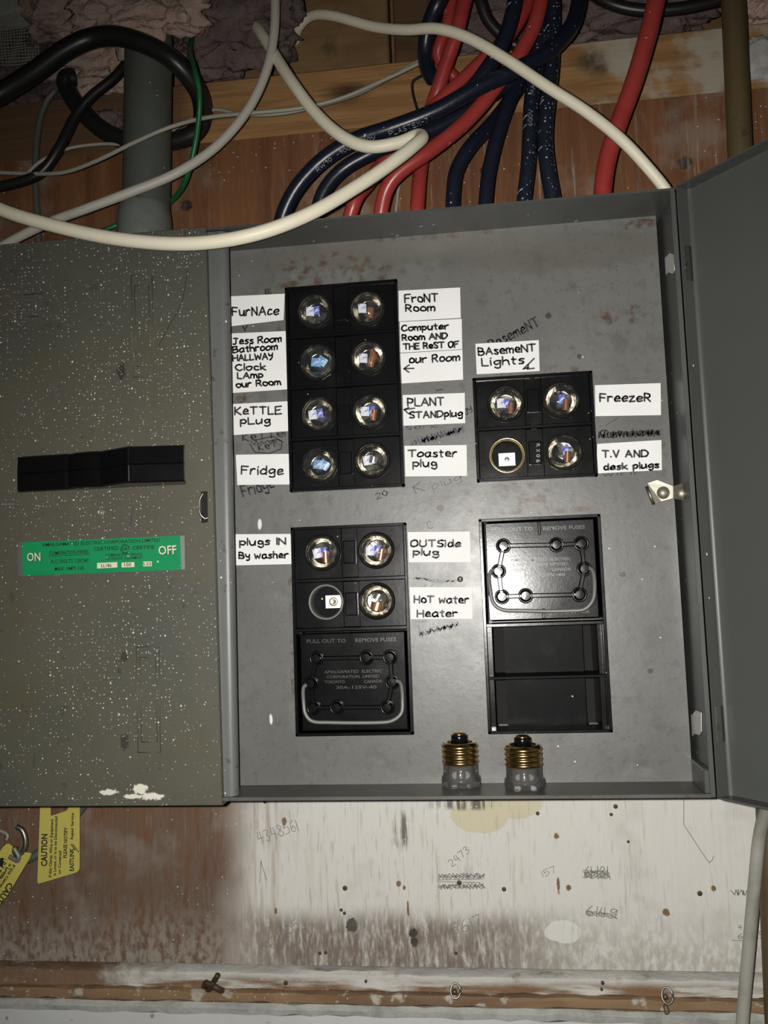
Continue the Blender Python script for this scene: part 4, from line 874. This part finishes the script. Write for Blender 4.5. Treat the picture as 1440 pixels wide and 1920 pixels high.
note(c5, [(982, 135), (1328, 117), (1332, 288), (985, 308)], [("FroNT", 1018, 1203, 202, 195, 44), ("Room", 1022, 1185, 252, 248, 36)], 'white note reading FRONT ROOM at the right of the top fuse row')
note(c5, [(988, 311), (1337, 293), (1340, 464), (992, 484)], [("Computer", 1000, 1262, 362, 350, 32), ("Room AND", 1003, 1256, 416, 404, 32), ("THE ReST OF", 1010, 1320, 466, 452, 32)], 'white note reading COMPUTER ROOM AND THE REST OF')
note(c5, [(992, 488), (1341, 467), (1345, 635), (1000, 657)], [("our Room", 1043, 1325, 542, 528, 38)], 'white note reading OUR ROOM with a small arrow pointing left', 0, [[(1068, 572), (1012, 574)], [(1042, 552), (1012, 574), (1040, 594)]])
note(c5, [(1005, 722), (1354, 710), (1357, 880), (1010, 895)], [("PLANT", 1033, 1237, 785, 778, 42), ("STANDplug", 1045, 1340, 852, 842, 34)], 'white note reading PLANT STAND PLUG', 0, [[(1072, 796), (1014, 804)], [(1040, 792), (1013, 804), (1040, 828)]])
note(c5, [(1015, 1008), (1365, 1003), (1367, 1177), (1020, 1180)], [("Toaster", 1038, 1310, 1070, 1068, 38), ("plug", 1065, 1195, 1126, 1124, 38)], 'white note reading TOASTER PLUG')
note(c6, [(78, 210), (373, 193), (377, 337), (84, 352)], [("BAsemeNT", 92, 358, 264, 244, 34), ("Lights", 108, 305, 314, 302, 34)], 'white note reading BASEMENT LIGHTS with an arrow pointing down', 0, [[(352, 278), (300, 328), (326, 320)], [(326, 305), (318, 328), (352, 324)]])
note(c6, [(634, 403), (940, 393), (942, 542), (637, 547)], [("FreezeR", 657, 893, 480, 478, 36)], 'white note reading FREEZER')
note(c6, [(645, 676), (944, 658), (946, 798), (642, 814)], [("T.V AND", 668, 882, 738, 736, 30), ("desk plugs", 675, 932, 798, 786, 26)], 'white note reading T.V AND DESK PLUGS', .0010)
note(c7, [(60, 215), (384, 213), (384, 383), (63, 390)], [("plugs IN", 90, 345, 278, 273, 36), ("By washer", 84, 360, 352, 348, 34)], 'white note reading PLUGS IN BY WASHER')
note(c7, [(1033, 203), (1383, 200), (1388, 372), (1040, 373)], [("OUTSide", 1050, 1330, 284, 286, 36), ("plug", 1065, 1205, 332, 334, 34)], 'white note reading OUTSIDE PLUG')
note(c7, [(1045, 513), (1395, 513), (1398, 690), (1050, 693)], [("HoT water", 1070, 1375, 600, 602, 38), ("Heater", 1088, 1310, 680, 678, 38)], 'white note reading HOT WATER HEATER')

# ------------------------------------------------------------------ pipes and cables
def vert_pipe(u0, v0, u1, v1, y, r, mat_, name, label, cat, ext=(0, 0)):
    a, b = at(u0, v0, y), at(u1, v1, y); d = (b - a).normalized(); a = a - d * ext[0]; b = b + d * ext[1]
    return tag(MB().tube([a + (b - a) * i / 12 for i in range(13)], r, 28).build(name, mat_, None, smooth=True), label, cat)
cy = .036
a, b = at(279, 60, cy), at(271, 418, cy)
con = thing('conduit_pipe', 'thick grey green conduit pipe entering the top of the box', 'pipe', (b.x, cy, PZT + .002))
up = Vector((b.x + (a.x - b.x) * .5, cy, a.z)); top = Vector((a.x + .004, cy, a.z + .12))
MB().tube([Vector((b.x, cy, PZT - .004)), Vector((b.x, cy, PZT + .02)), Vector((b.x + .0025, cy, PZT + .09)), Vector((a.x, cy, a.z)), top], .0205, 32).build('pipe', 'conduit', con, smooth=True)
hc = at(271, 386, cy).z - PZT - .0018
MB().lathe([(.0232, 0), (.0236, hc * .5), (.0232, hc * .78), (.0218, hc * .95), (.0206, hc)], (b.x, cy, PZT + .0018), 'z', 36).build('collar', 'conduit_collar', con, smooth=True)
pa, pb_ = at(1376, 20, .052), at(1446, 1600, .052)
dv = (pb_ - pa).normalized()
bp = thing('brown_pipe', 'olive brown vertical pipe running behind the open door', 'pipe', pb_ + dv * .35)
MB().tube([pa - dv * .12 + (pb_ + dv * .35 - pa + dv * .12) * i / 10 for i in range(11)], .0098, 24).build('pipe', 'brown_pipe', bp, smooth=True)
def cable(name, pts, r, mat_, label, cat='cable', group=None, k=8, n=14):
    P = spline([at(u, v, y) for u, v, y in pts], k)
    o = MB().tube(P, r, n).build(name, mat_, None, smooth=True); tag(o, label, cat, group); return o, P
def print_on(P, o, text, s0, s1, cap, r, off=0., mat_='cable_print'):
    """print along a cable between fractions s0..s1 of its length, on the side that faces the room"""
    S, W = glyph_strokes(text); Ls = [0]
    for a, b in zip(P[:-1], P[1:]): Ls.append(Ls[-1] + (b - a).length)
    tot = Ls[-1]; mb = MB()
    def at_s(d):
        for i in range(len(P) - 1):
            if Ls[i + 1] >= d: f = (d - Ls[i]) / (Ls[i + 1] - Ls[i]); return P[i].lerp(P[i + 1], f), (P[i + 1] - P[i]).normalized()
        return P[-1], (P[-1] - P[-2]).normalized()
    for st in S:
        pts = []; vw = None
        for a, b in st:
            c, t = at_s((s0 + (s1 - s0) * a / W) * tot); vw = (CAM - c); vw = (vw - t * vw.dot(t)).normalized(); sd = vw.cross(t) * (1 if s1 > s0 else -1)
            h = off + (b - 3) / 6 * cap; h = max(-r * .95, min(r * .95, h))
            pts.append(c + sd * h + vw * (math.sqrt(r * r - h * h) + .0002))
        mb.ribbon(pts, .00042, vw, False)
    mb.build('cable_print', mat_, o)
cable('cream_cable', [(-70, 350, -.062), (0, 392, -.066), (100, 423, -.071), (220, 448, -.076), (350, 457, -.080), (470, 441, -.080), (580, 401, -.070), (680, 343, -.052), (745, 298, -.040), (780, 270, -.030), (792, 258, -.021), (782, 254, -.014), (745, 268, -.009), (690, 275, -.008), (640, 255, -.003), (590, 210, .008), (545, 150, .020), (510, 95, .040), (484, 55, .062), (462, 30, .11), (450, 10, .14)],
      .0050, 'cream_cable', 'thick cream cable looping across the front of the switch cover and hooking back', group='pale jacketed cables')
cable('grey_white_cable', [(513, -60, .03), (516, 0, .03), (513, 70, .03), (497, 140, .03), (462, 210, .028), (405, 275, .022), (330, 325, .012), (240, 362, .006), (160, 392, .006), (100, 414, .01), (40, 442, .015), (-10, 470, .02)],
      .0040, 'grey_cable', 'grey white cable dropping from the top and sweeping down to the left behind the cover', group='pale jacketed cables')
cable('arching_cream_cable', [(552, 110, .150), (553, 85, .125), (560, 52, .10), (585, 30, .085), (625, 30, .07), (700, 50, .05), (760, 56, .030), (820, 54, .012), (880, 72, .002), (950, 112, -.006), (1030, 165, -.008), (1100, 210, -.008), (1165, 262, -.008), (1215, 315, -.004), (1252, 362, .002), (1275, 410, .006)],
      .0044, 'cream_cable', 'cream cable arching over the red and navy cables to the right corner', group='pale jacketed cables')
cable('thin_grey_wire', [(-30, 322, .03), (40, 325, .03), (115, 324, .02), (180, 302, .01), (250, 268, .005), (320, 238, .005), (390, 220, .02), (470, 212, .040), (560, 203, .046), (640, 184, .05), (720, 150, .055), (800, 112, .06)],
      .0018, 'thin_wire', 'thin grey wire crossing in front of the conduit pipe', 'wire', 'thin grey wires', 8, 8)
cable('thin_grey_wire', [(45, 330, .05), (80, 300, .05), (130, 278, .06), (190, 270, .066), (240, 270, .066), (300, 256, .066), (350, 228, .060), (400, 206, .060), (450, 214, .056), (520, 214, .054), (600, 198, .056), (680, 172, .06), (760, 128, .066), (800, 106, .07)],
      .0016, 'thin_wire', 'thin grey wire passing behind the conduit pipe', 'wire', 'thin grey wires', 8, 8)
cable('green_wire', [(362, 60, .06), (356, 95, .030), (365, 130, .002), (374, 175, .004), (372, 230, .012), (362, 290, .020), (348, 338, .030), (328, 370, .050), (290, 398, .066), (240, 415, .066), (195, 432, .06), (170, 450, .05)],
      .0023, 'green_wire', 'green ground wire hanging beside the conduit pipe', 'wire', None, 8, 10)
cable('black_cable', [(-50, 200, -.02), (0, 175, -.015), (60, 138, -.006), (120, 95, .0), (170, 72, .004), (220, 68, .004), (280, 86, .006), (330, 118, .012), (368, 165, .03), (380, 205, .05), (374, 238, .064), (350, 258, .068), (300, 268, .069), (245, 266, .069), (195, 245, .069), (155, 210, .069), (128, 170, .068), (124, 148, .066), (140, 146, .07)],
      .0082, 'black_cable', 'thick black cable looping around the conduit pipe', 'cable')
cable('black_wire', [(244, 80, .05), (240, 112, .044), (215, 145, .04), (170, 182, .036), (140, 220, .034), (112, 275, .03), (80, 320, .03), (40, 340, .03), (-30, 356, .03)],
      .0044, 'black_cable', 'thinner black wire crossing the black cable loop left of the conduit', 'wire')
cable('dark_grey_wire', [(104, 168, .07), (85, 195, .071), (72, 240, .072), (66, 320, .072), (70, 410, .072), (72, 470, .072)], .0030, 'conduit', 'dark grey wire running down the board at the far left', 'wire')
cable('dark_bent_wire', [(845, 40, .07), (800, 130, .072), (775, 152, .072), (774, 175, .074), (782, 205, .075), (790, 240, .075)], .0012, 'black_cable', 'thin dark bent wire against the pale sill board', 'wire', None, 8, 6)
cable('dark_bent_wire', [(758, 325, .07), (748, 350, .072), (744, 380, .072), (742, 405, .072)], .0014, 'thin_wire', 'thin pale bent wire between the red cables just above the box', 'wire', None, 8, 6)
# big conductors
RN = .0066
o, P = cable('navy_cable', [(1090, -60, .03), (1086, 0, .03), (1072, 48, .024), (1035, 92, .016), (975, 128, .008), (900, 162, .002), (820, 207, .002), (740, 238, .004), (668, 262, .008), (608, 298, .012), (562, 345, .016), (534, 395, .022), (520, 450, .03)], RN, 'navy', 'navy cable lying in front of the bundle and arcing furthest left into the box', group='navy conductors')
print_on(P, o, "RW90  -90C   300V", .82, .665, .0032, RN, -.003); print_on(P, o, "PLASTEX-7", .635, .55, .0034, RN, -.0036)
cable('navy_cable', [(1000, 110, .042), (960, 150, .037), (900, 192, .034), (830, 235, .031), (760, 262, .026), (690, 290, .024), (640, 320, .026), (607, 360, .028), (592, 410, .032), (588, 450, .035)], RN * .92, 'navy', 'navy cable arcing just inside the leftmost navy cable', group='navy conductors')
cable('navy_cable', [(850, -40, .02), (822, 5, .02), (805, 45, .03), (797, 90, .04), (800, 125, .055), (812, 150, .066)], RN, 'navy', 'navy cable hooking down at the left end of the bundle', group='navy conductors')
cable('black_conductor', [(885, -40, .05), (900, 0, .05), (915, 38, .055), (945, 70, .06), (975, 90, .065)], .0050, 'black_cable', 'short black cable tucked behind the bundle at the top', 'cable')
o, P = cable('navy_cable', [(972, -50, .012), (966, 0, .014), (953, 55, .016), (930, 105, .018), (895, 155, .020), (868, 182, .026), (835, 210, .034), (800, 230, .045)], RN, 'navy', 'navy cable running between the two slanting red cables', group='navy conductors')
o, P = cable('navy_cable', [(1000, 120, .066), (965, 175, .058), (925, 228, .048), (882, 275, .036), (857, 318, .034), (850, 360, .034), (848, 420, .036)], RN * .92, 'navy', 'navy cable entering the box right of the straight red cable', group='navy conductors')
o, P = cable('navy_cable', [(1015, 60, .050), (985, 130, .044), (955, 190, .038), (934, 250, .035), (918, 315, .034), (911, 370, .034), (908, 430, .036)], RN * .92, 'navy', 'navy cable entering the box in the middle of the navy group', group='navy conductors')
o, P = cable('navy_cable', [(1025, -40, .046), (1018, 40, .044), (1005, 120, .042), (996, 190, .040), (993, 255, .038), (990, 310, .037), (983, 370, .037), (978, 430, .038)], .0062, 'navy_speck', 'paint specked navy cable, third from the right among the vertical cables', group='navy conductors')
print_on(P, o, "600V  -  MAD  -  2", .62, .36, .0036, .0062, 0)
cable('navy_cable', [(1036, -40, .040), (1036, 40, .040), (1034, 120, .038), (1027, 190, .036), (1022, 255, .036), (1026, 310, .036), (1036, 370, .037), (1045, 430, .038)], .0066, 'navy_speck', 'paint specked navy cable nearest the thick red cable', group='navy conductors')
cable('red_cable', [(890, -50, .03), (872, 0, .03), (857, 60, .030), (840, 110, .036), (822, 165, .043), (806, 215, .050), (795, 275, .050), (788, 320, .044), (783, 380, .035), (780, 430, .036)], .0062, 'red', 'red cable dropping straight into the box right of the cream hook', group='red conductors')
o, P = cable('red_cable', [(1022, -50, .018), (1014, 0, .018), (1001, 50, .018), (972, 105, .018), (940, 148, .020), (900, 200, .020), (855, 245, .016), (800, 287, .010), (750, 322, .010), (725, 355, .014), (714, 400, .022), (710, 450, .03)], .0062, 'red', 'red cable crossing lowest under the cream hook into the box', group='red conductors')
cable('red_cable', [(1000, -30, .032), (985, 15, .032), (955, 65, .032), (915, 105, .034), (870, 148, .032), (830, 185, .030), (800, 216, .034), (760, 262, .042), (715, 310, .040), (690, 345, .034), (668, 372, .022), (652, 420, .028), (646, 450, .032)], .0060, 'red', 'red cable entering the box furthest to the left', group='red conductors')
cable('red_cable', [(850, -40, .045), (846, 0, .045), (838, 50, .046), (826, 80, .048), (822, 105, .052), (838, 130, .056), (860, 155, .06), (880, 190, .062)], .0052, 'red', 'red cable bent behind the bundle at its upper left', group='red conductors')
cable('red_cable', [(1246, -60, .024), (1231, 0, .024), (1213, 72, .024), (1188, 155, .026), (1160, 232, .028), (1140, 295, .030), (1131, 350, .032), (1127, 420, .034)], .0074, 'red', 'thick red cable standing alone at the right', group='red conductors')
cable('black_conductor', [(1070, -40, .09), (1130, 0, .085), (1190, 18, .085), (1260, 18, .085), (1330, 5, .085), (1390, -15, .085), (1440, -40, .085)], .0056, 'black_cable', 'black cable crossing behind the top of the thick red cable', 'cable')
cable('dirty_white_cable', [(1470, 1440, .03), (1440, 1510, .034), (1424, 1570, .040), (1413, 1680, .046), (1404, 1780, .050), (1396, 1870, .055), (1389, 1960, .055), (1380, 2060, .055)], .0048, 'dull_cable', 'dirty white cable hanging below the open door', group='pale jacketed cables')

# ------------------------------------------------------------------ insulation, lath, tags, hooks
def blob(u, v, y, ru, rv, depth, mat_, seed, label, name='insulation_batt', rag=.35, sub=5):
    bm = bmesh.new(); bmesh.ops.create_icosphere(bm, subdivisions=sub, radius=1)
    from mathutils import noise as ns
    c = at(u, v, y); k = (c - CAM).length / FPX; off = Vector((seed * 3.7, seed * 1.3, seed * 2.1)); vs = []
    for p in bm.verts:
        q = p.co; f = 1 + rag * ns.fractal(q * 2.2 + off, 1., 2., 5) + .06 * ns.fractal(q * 11 + off, 1., 2., 3)
        sx = abs(q.x) ** .7 * (1 if q.x > 0 else -1); sz = abs(q.z) ** .7 * (1 if q.z > 0 else -1)
        vs.append((c.x + sx * f * ru * k, c.y + q.y * f * depth, c.z + sz * f * rv * k))
    bm.verts.index_update(); mb = MB().add(vs, [tuple(x.index for x in f.verts) for f in bm.faces]); bm.free()
    return tag(mb.build(name, mat_, None, smooth=True), label, 'insulation', 'loose fibreglass insulation')
blob(130, 30, .062, 62, 42, .03, 'insulation', 1, 'pink insulation lump beside the wire lath')
blob(262, -2, .018, 98, 66, .022, 'insulation', 2, 'large ragged pink insulation flap above the conduit pipe', rag=.45)
blob(180, 122, .085, 78, 46, .022, 'insulation', 3, 'pale insulation tuft under the black cable loop', rag=.45)
blob(60, 120, .090, 80, 60, .022, 'insulation_dark', 4, 'dark insulation below the wire lath')
blob(440, 20, .085, 100, 78, .03, 'insulation_dark', 5, 'dark insulation where the pale cables come out', rag=.45)
blob(400, 95, .100, 62, 42, .02, 'insulation_dark', 15, 'dark insulation in the gap right of the conduit pipe', rag=.3)
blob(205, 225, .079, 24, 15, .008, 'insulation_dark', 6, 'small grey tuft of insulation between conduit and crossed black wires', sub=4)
blob(1180, 15, .115, 130, 50, .03, 'insulation_dark', 7, 'dark insulation behind the thick red cable')
blob(1425, 15, .10, 40, 36, .03, 'insulation', 8, 'pink insulation in the upper right corner')
blob(920, 35, .115, 90, 62, .02, 'insulation_dark', 9, 'dark insulation behind the red and navy bundle')
blob(1420, 112, .088, 26, 34, .012, 'plaster', 12, 'whitish tuft beside the olive brown pipe', sub=4, rag=.2)
# wire lath patch
mb = MB(); rl = random.Random(5)
for i in range(20):
    pts = [at(-26 + i * 5.2 + 1.5 * math.sin(j * .9 + i), 34 + 90 * j / 8 - i * .6, .062 - .004 * math.sin(i * .3)) for j in range(9)]; mb.tube(pts, .00045, 5)
for j in range(17):
    pts = [at(-26 + 100 * i / 8, 36 + j * 5.6 - i * 1.2 + 1.2 * math.sin(i + j), .062 - .004 * math.sin(i * .7)) for i in range(9)]; mb.tube(pts, .0004, 5)
tag(mb.build('wire_lath', 'mesh_wire', None), 'small patch of grey wire mesh lath in the upper left corner', 'wire mesh')
# plaster slab above the lath
mb = MB(); q = [(-90, -60), (110, -60), (84, -6), (68, 10), (40, 20), (20, 25), (-20, 33), (-90, 36)]
P = [at(u, v, .045) for u, v in q]; n = len(P)
mb.add(P + [p + Vector((0, .02, 0)) for p in P], [tuple(range(n))[::-1], tuple(range(n, 2 * n))] + [(i, (i + 1) % n, n + (i + 1) % n, n + i) for i in range(n)])
tag(mb.build('plaster_slab', 'plaster', None), 'pale grey plaster slab edge above the wire mesh lath', 'plaster')

def caution_tag(quad, y, label, hole, tilt):
    """yellow tag from pixel outline on a plane leaning off the board"""
    P = [at(u, v, y) for u, v in quad]; n = len(P)
    if hole:
        H = [at(u, v, y) for u, v in hole]
        bm = bmesh.new()
        vo = [bm.verts.new(p) for p in P]; vh = [bm.verts.new(p) for p in H]
        es = [bm.edges.new((vo[i], vo[(i + 1) % n])) for i in range(n)] + [bm.edges.new((vh[i], vh[(i + 1) % len(vh)])) for i in range(len(vh))]
        bmesh.ops.triangle_fill(bm, edges=es, use_beauty=True); bm.verts.index_update()
        V = [v.co.copy() for v in bm.verts]; F = [tuple(v.index for v in f.verts) for f in bm.faces]; bm.free()
        k = len(V); mb = MB().add(V + [v + Vector((0, .0008, 0)) for v in V], F + [tuple(i + k for i in f[::-1]) for f in F] + [(i, (i + 1) % n, k + (i + 1) % n, k + i) for i in range(n)])
    else:
        mb = MB().add(P + [p + Vector((0, .0008, 0)) for p in P], [tuple(range(n))[::-1], tuple(range(n, 2 * n))] + [(i, (i + 1) % n, n + (i + 1) % n, n + i) for i in range(n)])
    o = mb.build('caution_tag', 'yellow', None); tag(o, label, 'tag', 'yellow caution tags'); return o
c9 = lambda x, y: (x / 8, 1490 + y / 8)
YT = .066
t1 = caution_tag([c9(*p) for p in ((606, 60), (1193, 60), (1193, 1080), (1188, 1120), (1165, 1155), (1130, 1172), (585, 1335), (565, 1320), (560, 1300))], YT, 'yellow caution tag hanging upright under the switch cover', [c9(*p) for p in ((755, 110), (1025, 110), (1022, 215), (990, 245), (800, 310), (755, 320), (755, 240))], 0)
mb = MW()
for s, x0, y0, x1, y1, c in (("CAUTION", 705, 1075, 710, 590, 88), ("If this Clamp, Wire or Equipment", 770, 1240, 800, 365, 42), ("is Loose, or is to be Disconnected", 838, 1215, 862, 325, 42), ("or Covered", 910, 1190, 920, 845, 42), ("PLEASE NOTIFY", 1000, 950, 1015, 490, 52), ("EASTLINK", 1105, 1145, 1105, 800, 60), ("Repair Service", 1098, 670, 1105, 275, 40)):
    print_text(mb, s, *c9(x0, y0), *c9(x1, y1), c / 8, YT - .0003, 0., .030)
pxline(mb, [c9(1065, 745), c9(1130, 830)], YT - .0003, 2); pxline(mb, [c9(1090, 740), c9(1180, 860)], YT - .0003, 1.6)
mb.build('tag_print', 'black_print', t1)
YT2 = .060
t2 = caution_tag([c9(*p) for p in ((130, 735), (200, 790), (290, 850), (470, 880), (440, 960), (180, 1400), (0, 1680), (-330, 2150), (-700, 1900), (-120, 1010), (60, 770), (95, 740))], YT2, 'yellow caution tag tilted in the lower left corner', None, 0)
mb = MW()
def tt(s, x0, y0, x1, y1, c): print_text(mb, s, *c9(x0, y0), *c9(x1, y1), c / 8, YT2 - .0003, 0., .030)
tt("CAUTION", 130, 1310, -180, 1800, 84); tt("If this Clamp, Wire", 200, 1045, -120, 1560, 40); tt("is Loose, or is to be", 145, 1030, -190, 1560, 40); tt("or Covered", 90, 1080, -80, 1340, 40)
mb.build('tag_print', 'black_print', t2)
mb = MB(); q = [c9(*p) for p in ((40, 945), (105, 985), (100, 1040), (20, 1150), (-90, 1330), (-200, 1260), (-80, 1060), (10, 950))]
mb.add([at(u, v, YT2 - .0003) for u, v in q], [tuple(range(8))[::-1]]).build('logo_field', 'black_print', t2)
mb = MB(); print_text(mb, "PE", *c9(62, 965), *c9(-60, 1160), 9, YT2 - .0006); mb.build('logo_lettering', 'yellow', t2)
# ground rod clamp behind the tags
cl = thing('ground_clamp', 'dull metal ring clamp holding the tilted caution tag', 'clamp', at(28, 1600, .062))
MB().tube(spline([at(*c9(x, y), .060) for x, y in ((250, 480), (330, 530), (375, 640), (380, 760), (340, 860), (270, 900), (220, 860), (230, 790))]), .0022, 10).build('ring', 'steel_dull', cl, smooth=True)
MB().tube(spline([at(*c9(x, y), .057) for x, y in ((140, 930), (200, 960), (260, 990), (280, 930), (240, 850), (210, 800))]), .0020, 10).build('tie', 'wire_grey', cl, smooth=True)
cable('grey_ground_wire', [(-40, 1556, .07), (0, 1558, .07), (14, 1566, .068), (12, 1575, .068)], .0014, 'thin_wire', 'short grey wire end at the left edge above the tilted tag', 'wire', None, 6, 6)
cable('grey_stub_cable', [(52, 1612, .07), (66, 1604, .07), (84, 1592, .072), (100, 1580, .074), (130, 1545, .074), (165, 1500, .07)], .0036, 'conduit', 'grey cable passing behind the upright caution tag', 'cable')
# hooks on the trim
h1 = thing('rusty_hook', 'dark rusty twisted hook on the trim near the left', 'hook', at(398, 1850, .072))
MB().tube(spline([at(382, 1850, .073), at(386, 1842, .066), at(395, 1846, .064), at(402, 1838, .064), at(408, 1828, .060)]), .0022, 8).build('stem', 'nail', h1, smooth=True)
MB().tube(spline([at(390, 1856, .074), at(400, 1850, .066), at(410, 1855, .066), at(416, 1857, .072)]), .0026, 8).build('base', 'nail', h1, smooth=True)
def ring_hook(u, v, r, label, drop):
    t = thing('screw_eye', label, 'hook', at(u, v, .078), 'screw eyes in the trim'); c = at(u, v, .068)
    P = [c + Vector((r * math.cos(a * .349) * .8, r * .5 * math.sin(a * .349), r * math.sin(a * .349))) for a in range(19)]
    MB().tube(P, .0008, 8).build('ring', 'steel_dull', t, smooth=True)
    MB().tube([c + Vector((-r * .2, .003, -r * .3)), at(u - 2, v + 8, .079)], .0020, 8).build('shank', 'rust_patch', t, smooth=True)
    if drop: MB().tube(spline([c + Vector((0, 0, -r)), at(u - 6, v + 18, .068), at(u - 3, v + 34, .066), at(u + 3, v + 30, .066), at(u - 2, v + 16, .068)]), .0006, 6).build('wire_loop', 'nail', t, smooth=True)
ring_hook(854, 1858, .0048, 'bright screw eye in the trim below the loose fuses', False)
ring_hook(1251, 1867, .0052, 'screw eye with a hanging wire loop in the trim at the right', True)
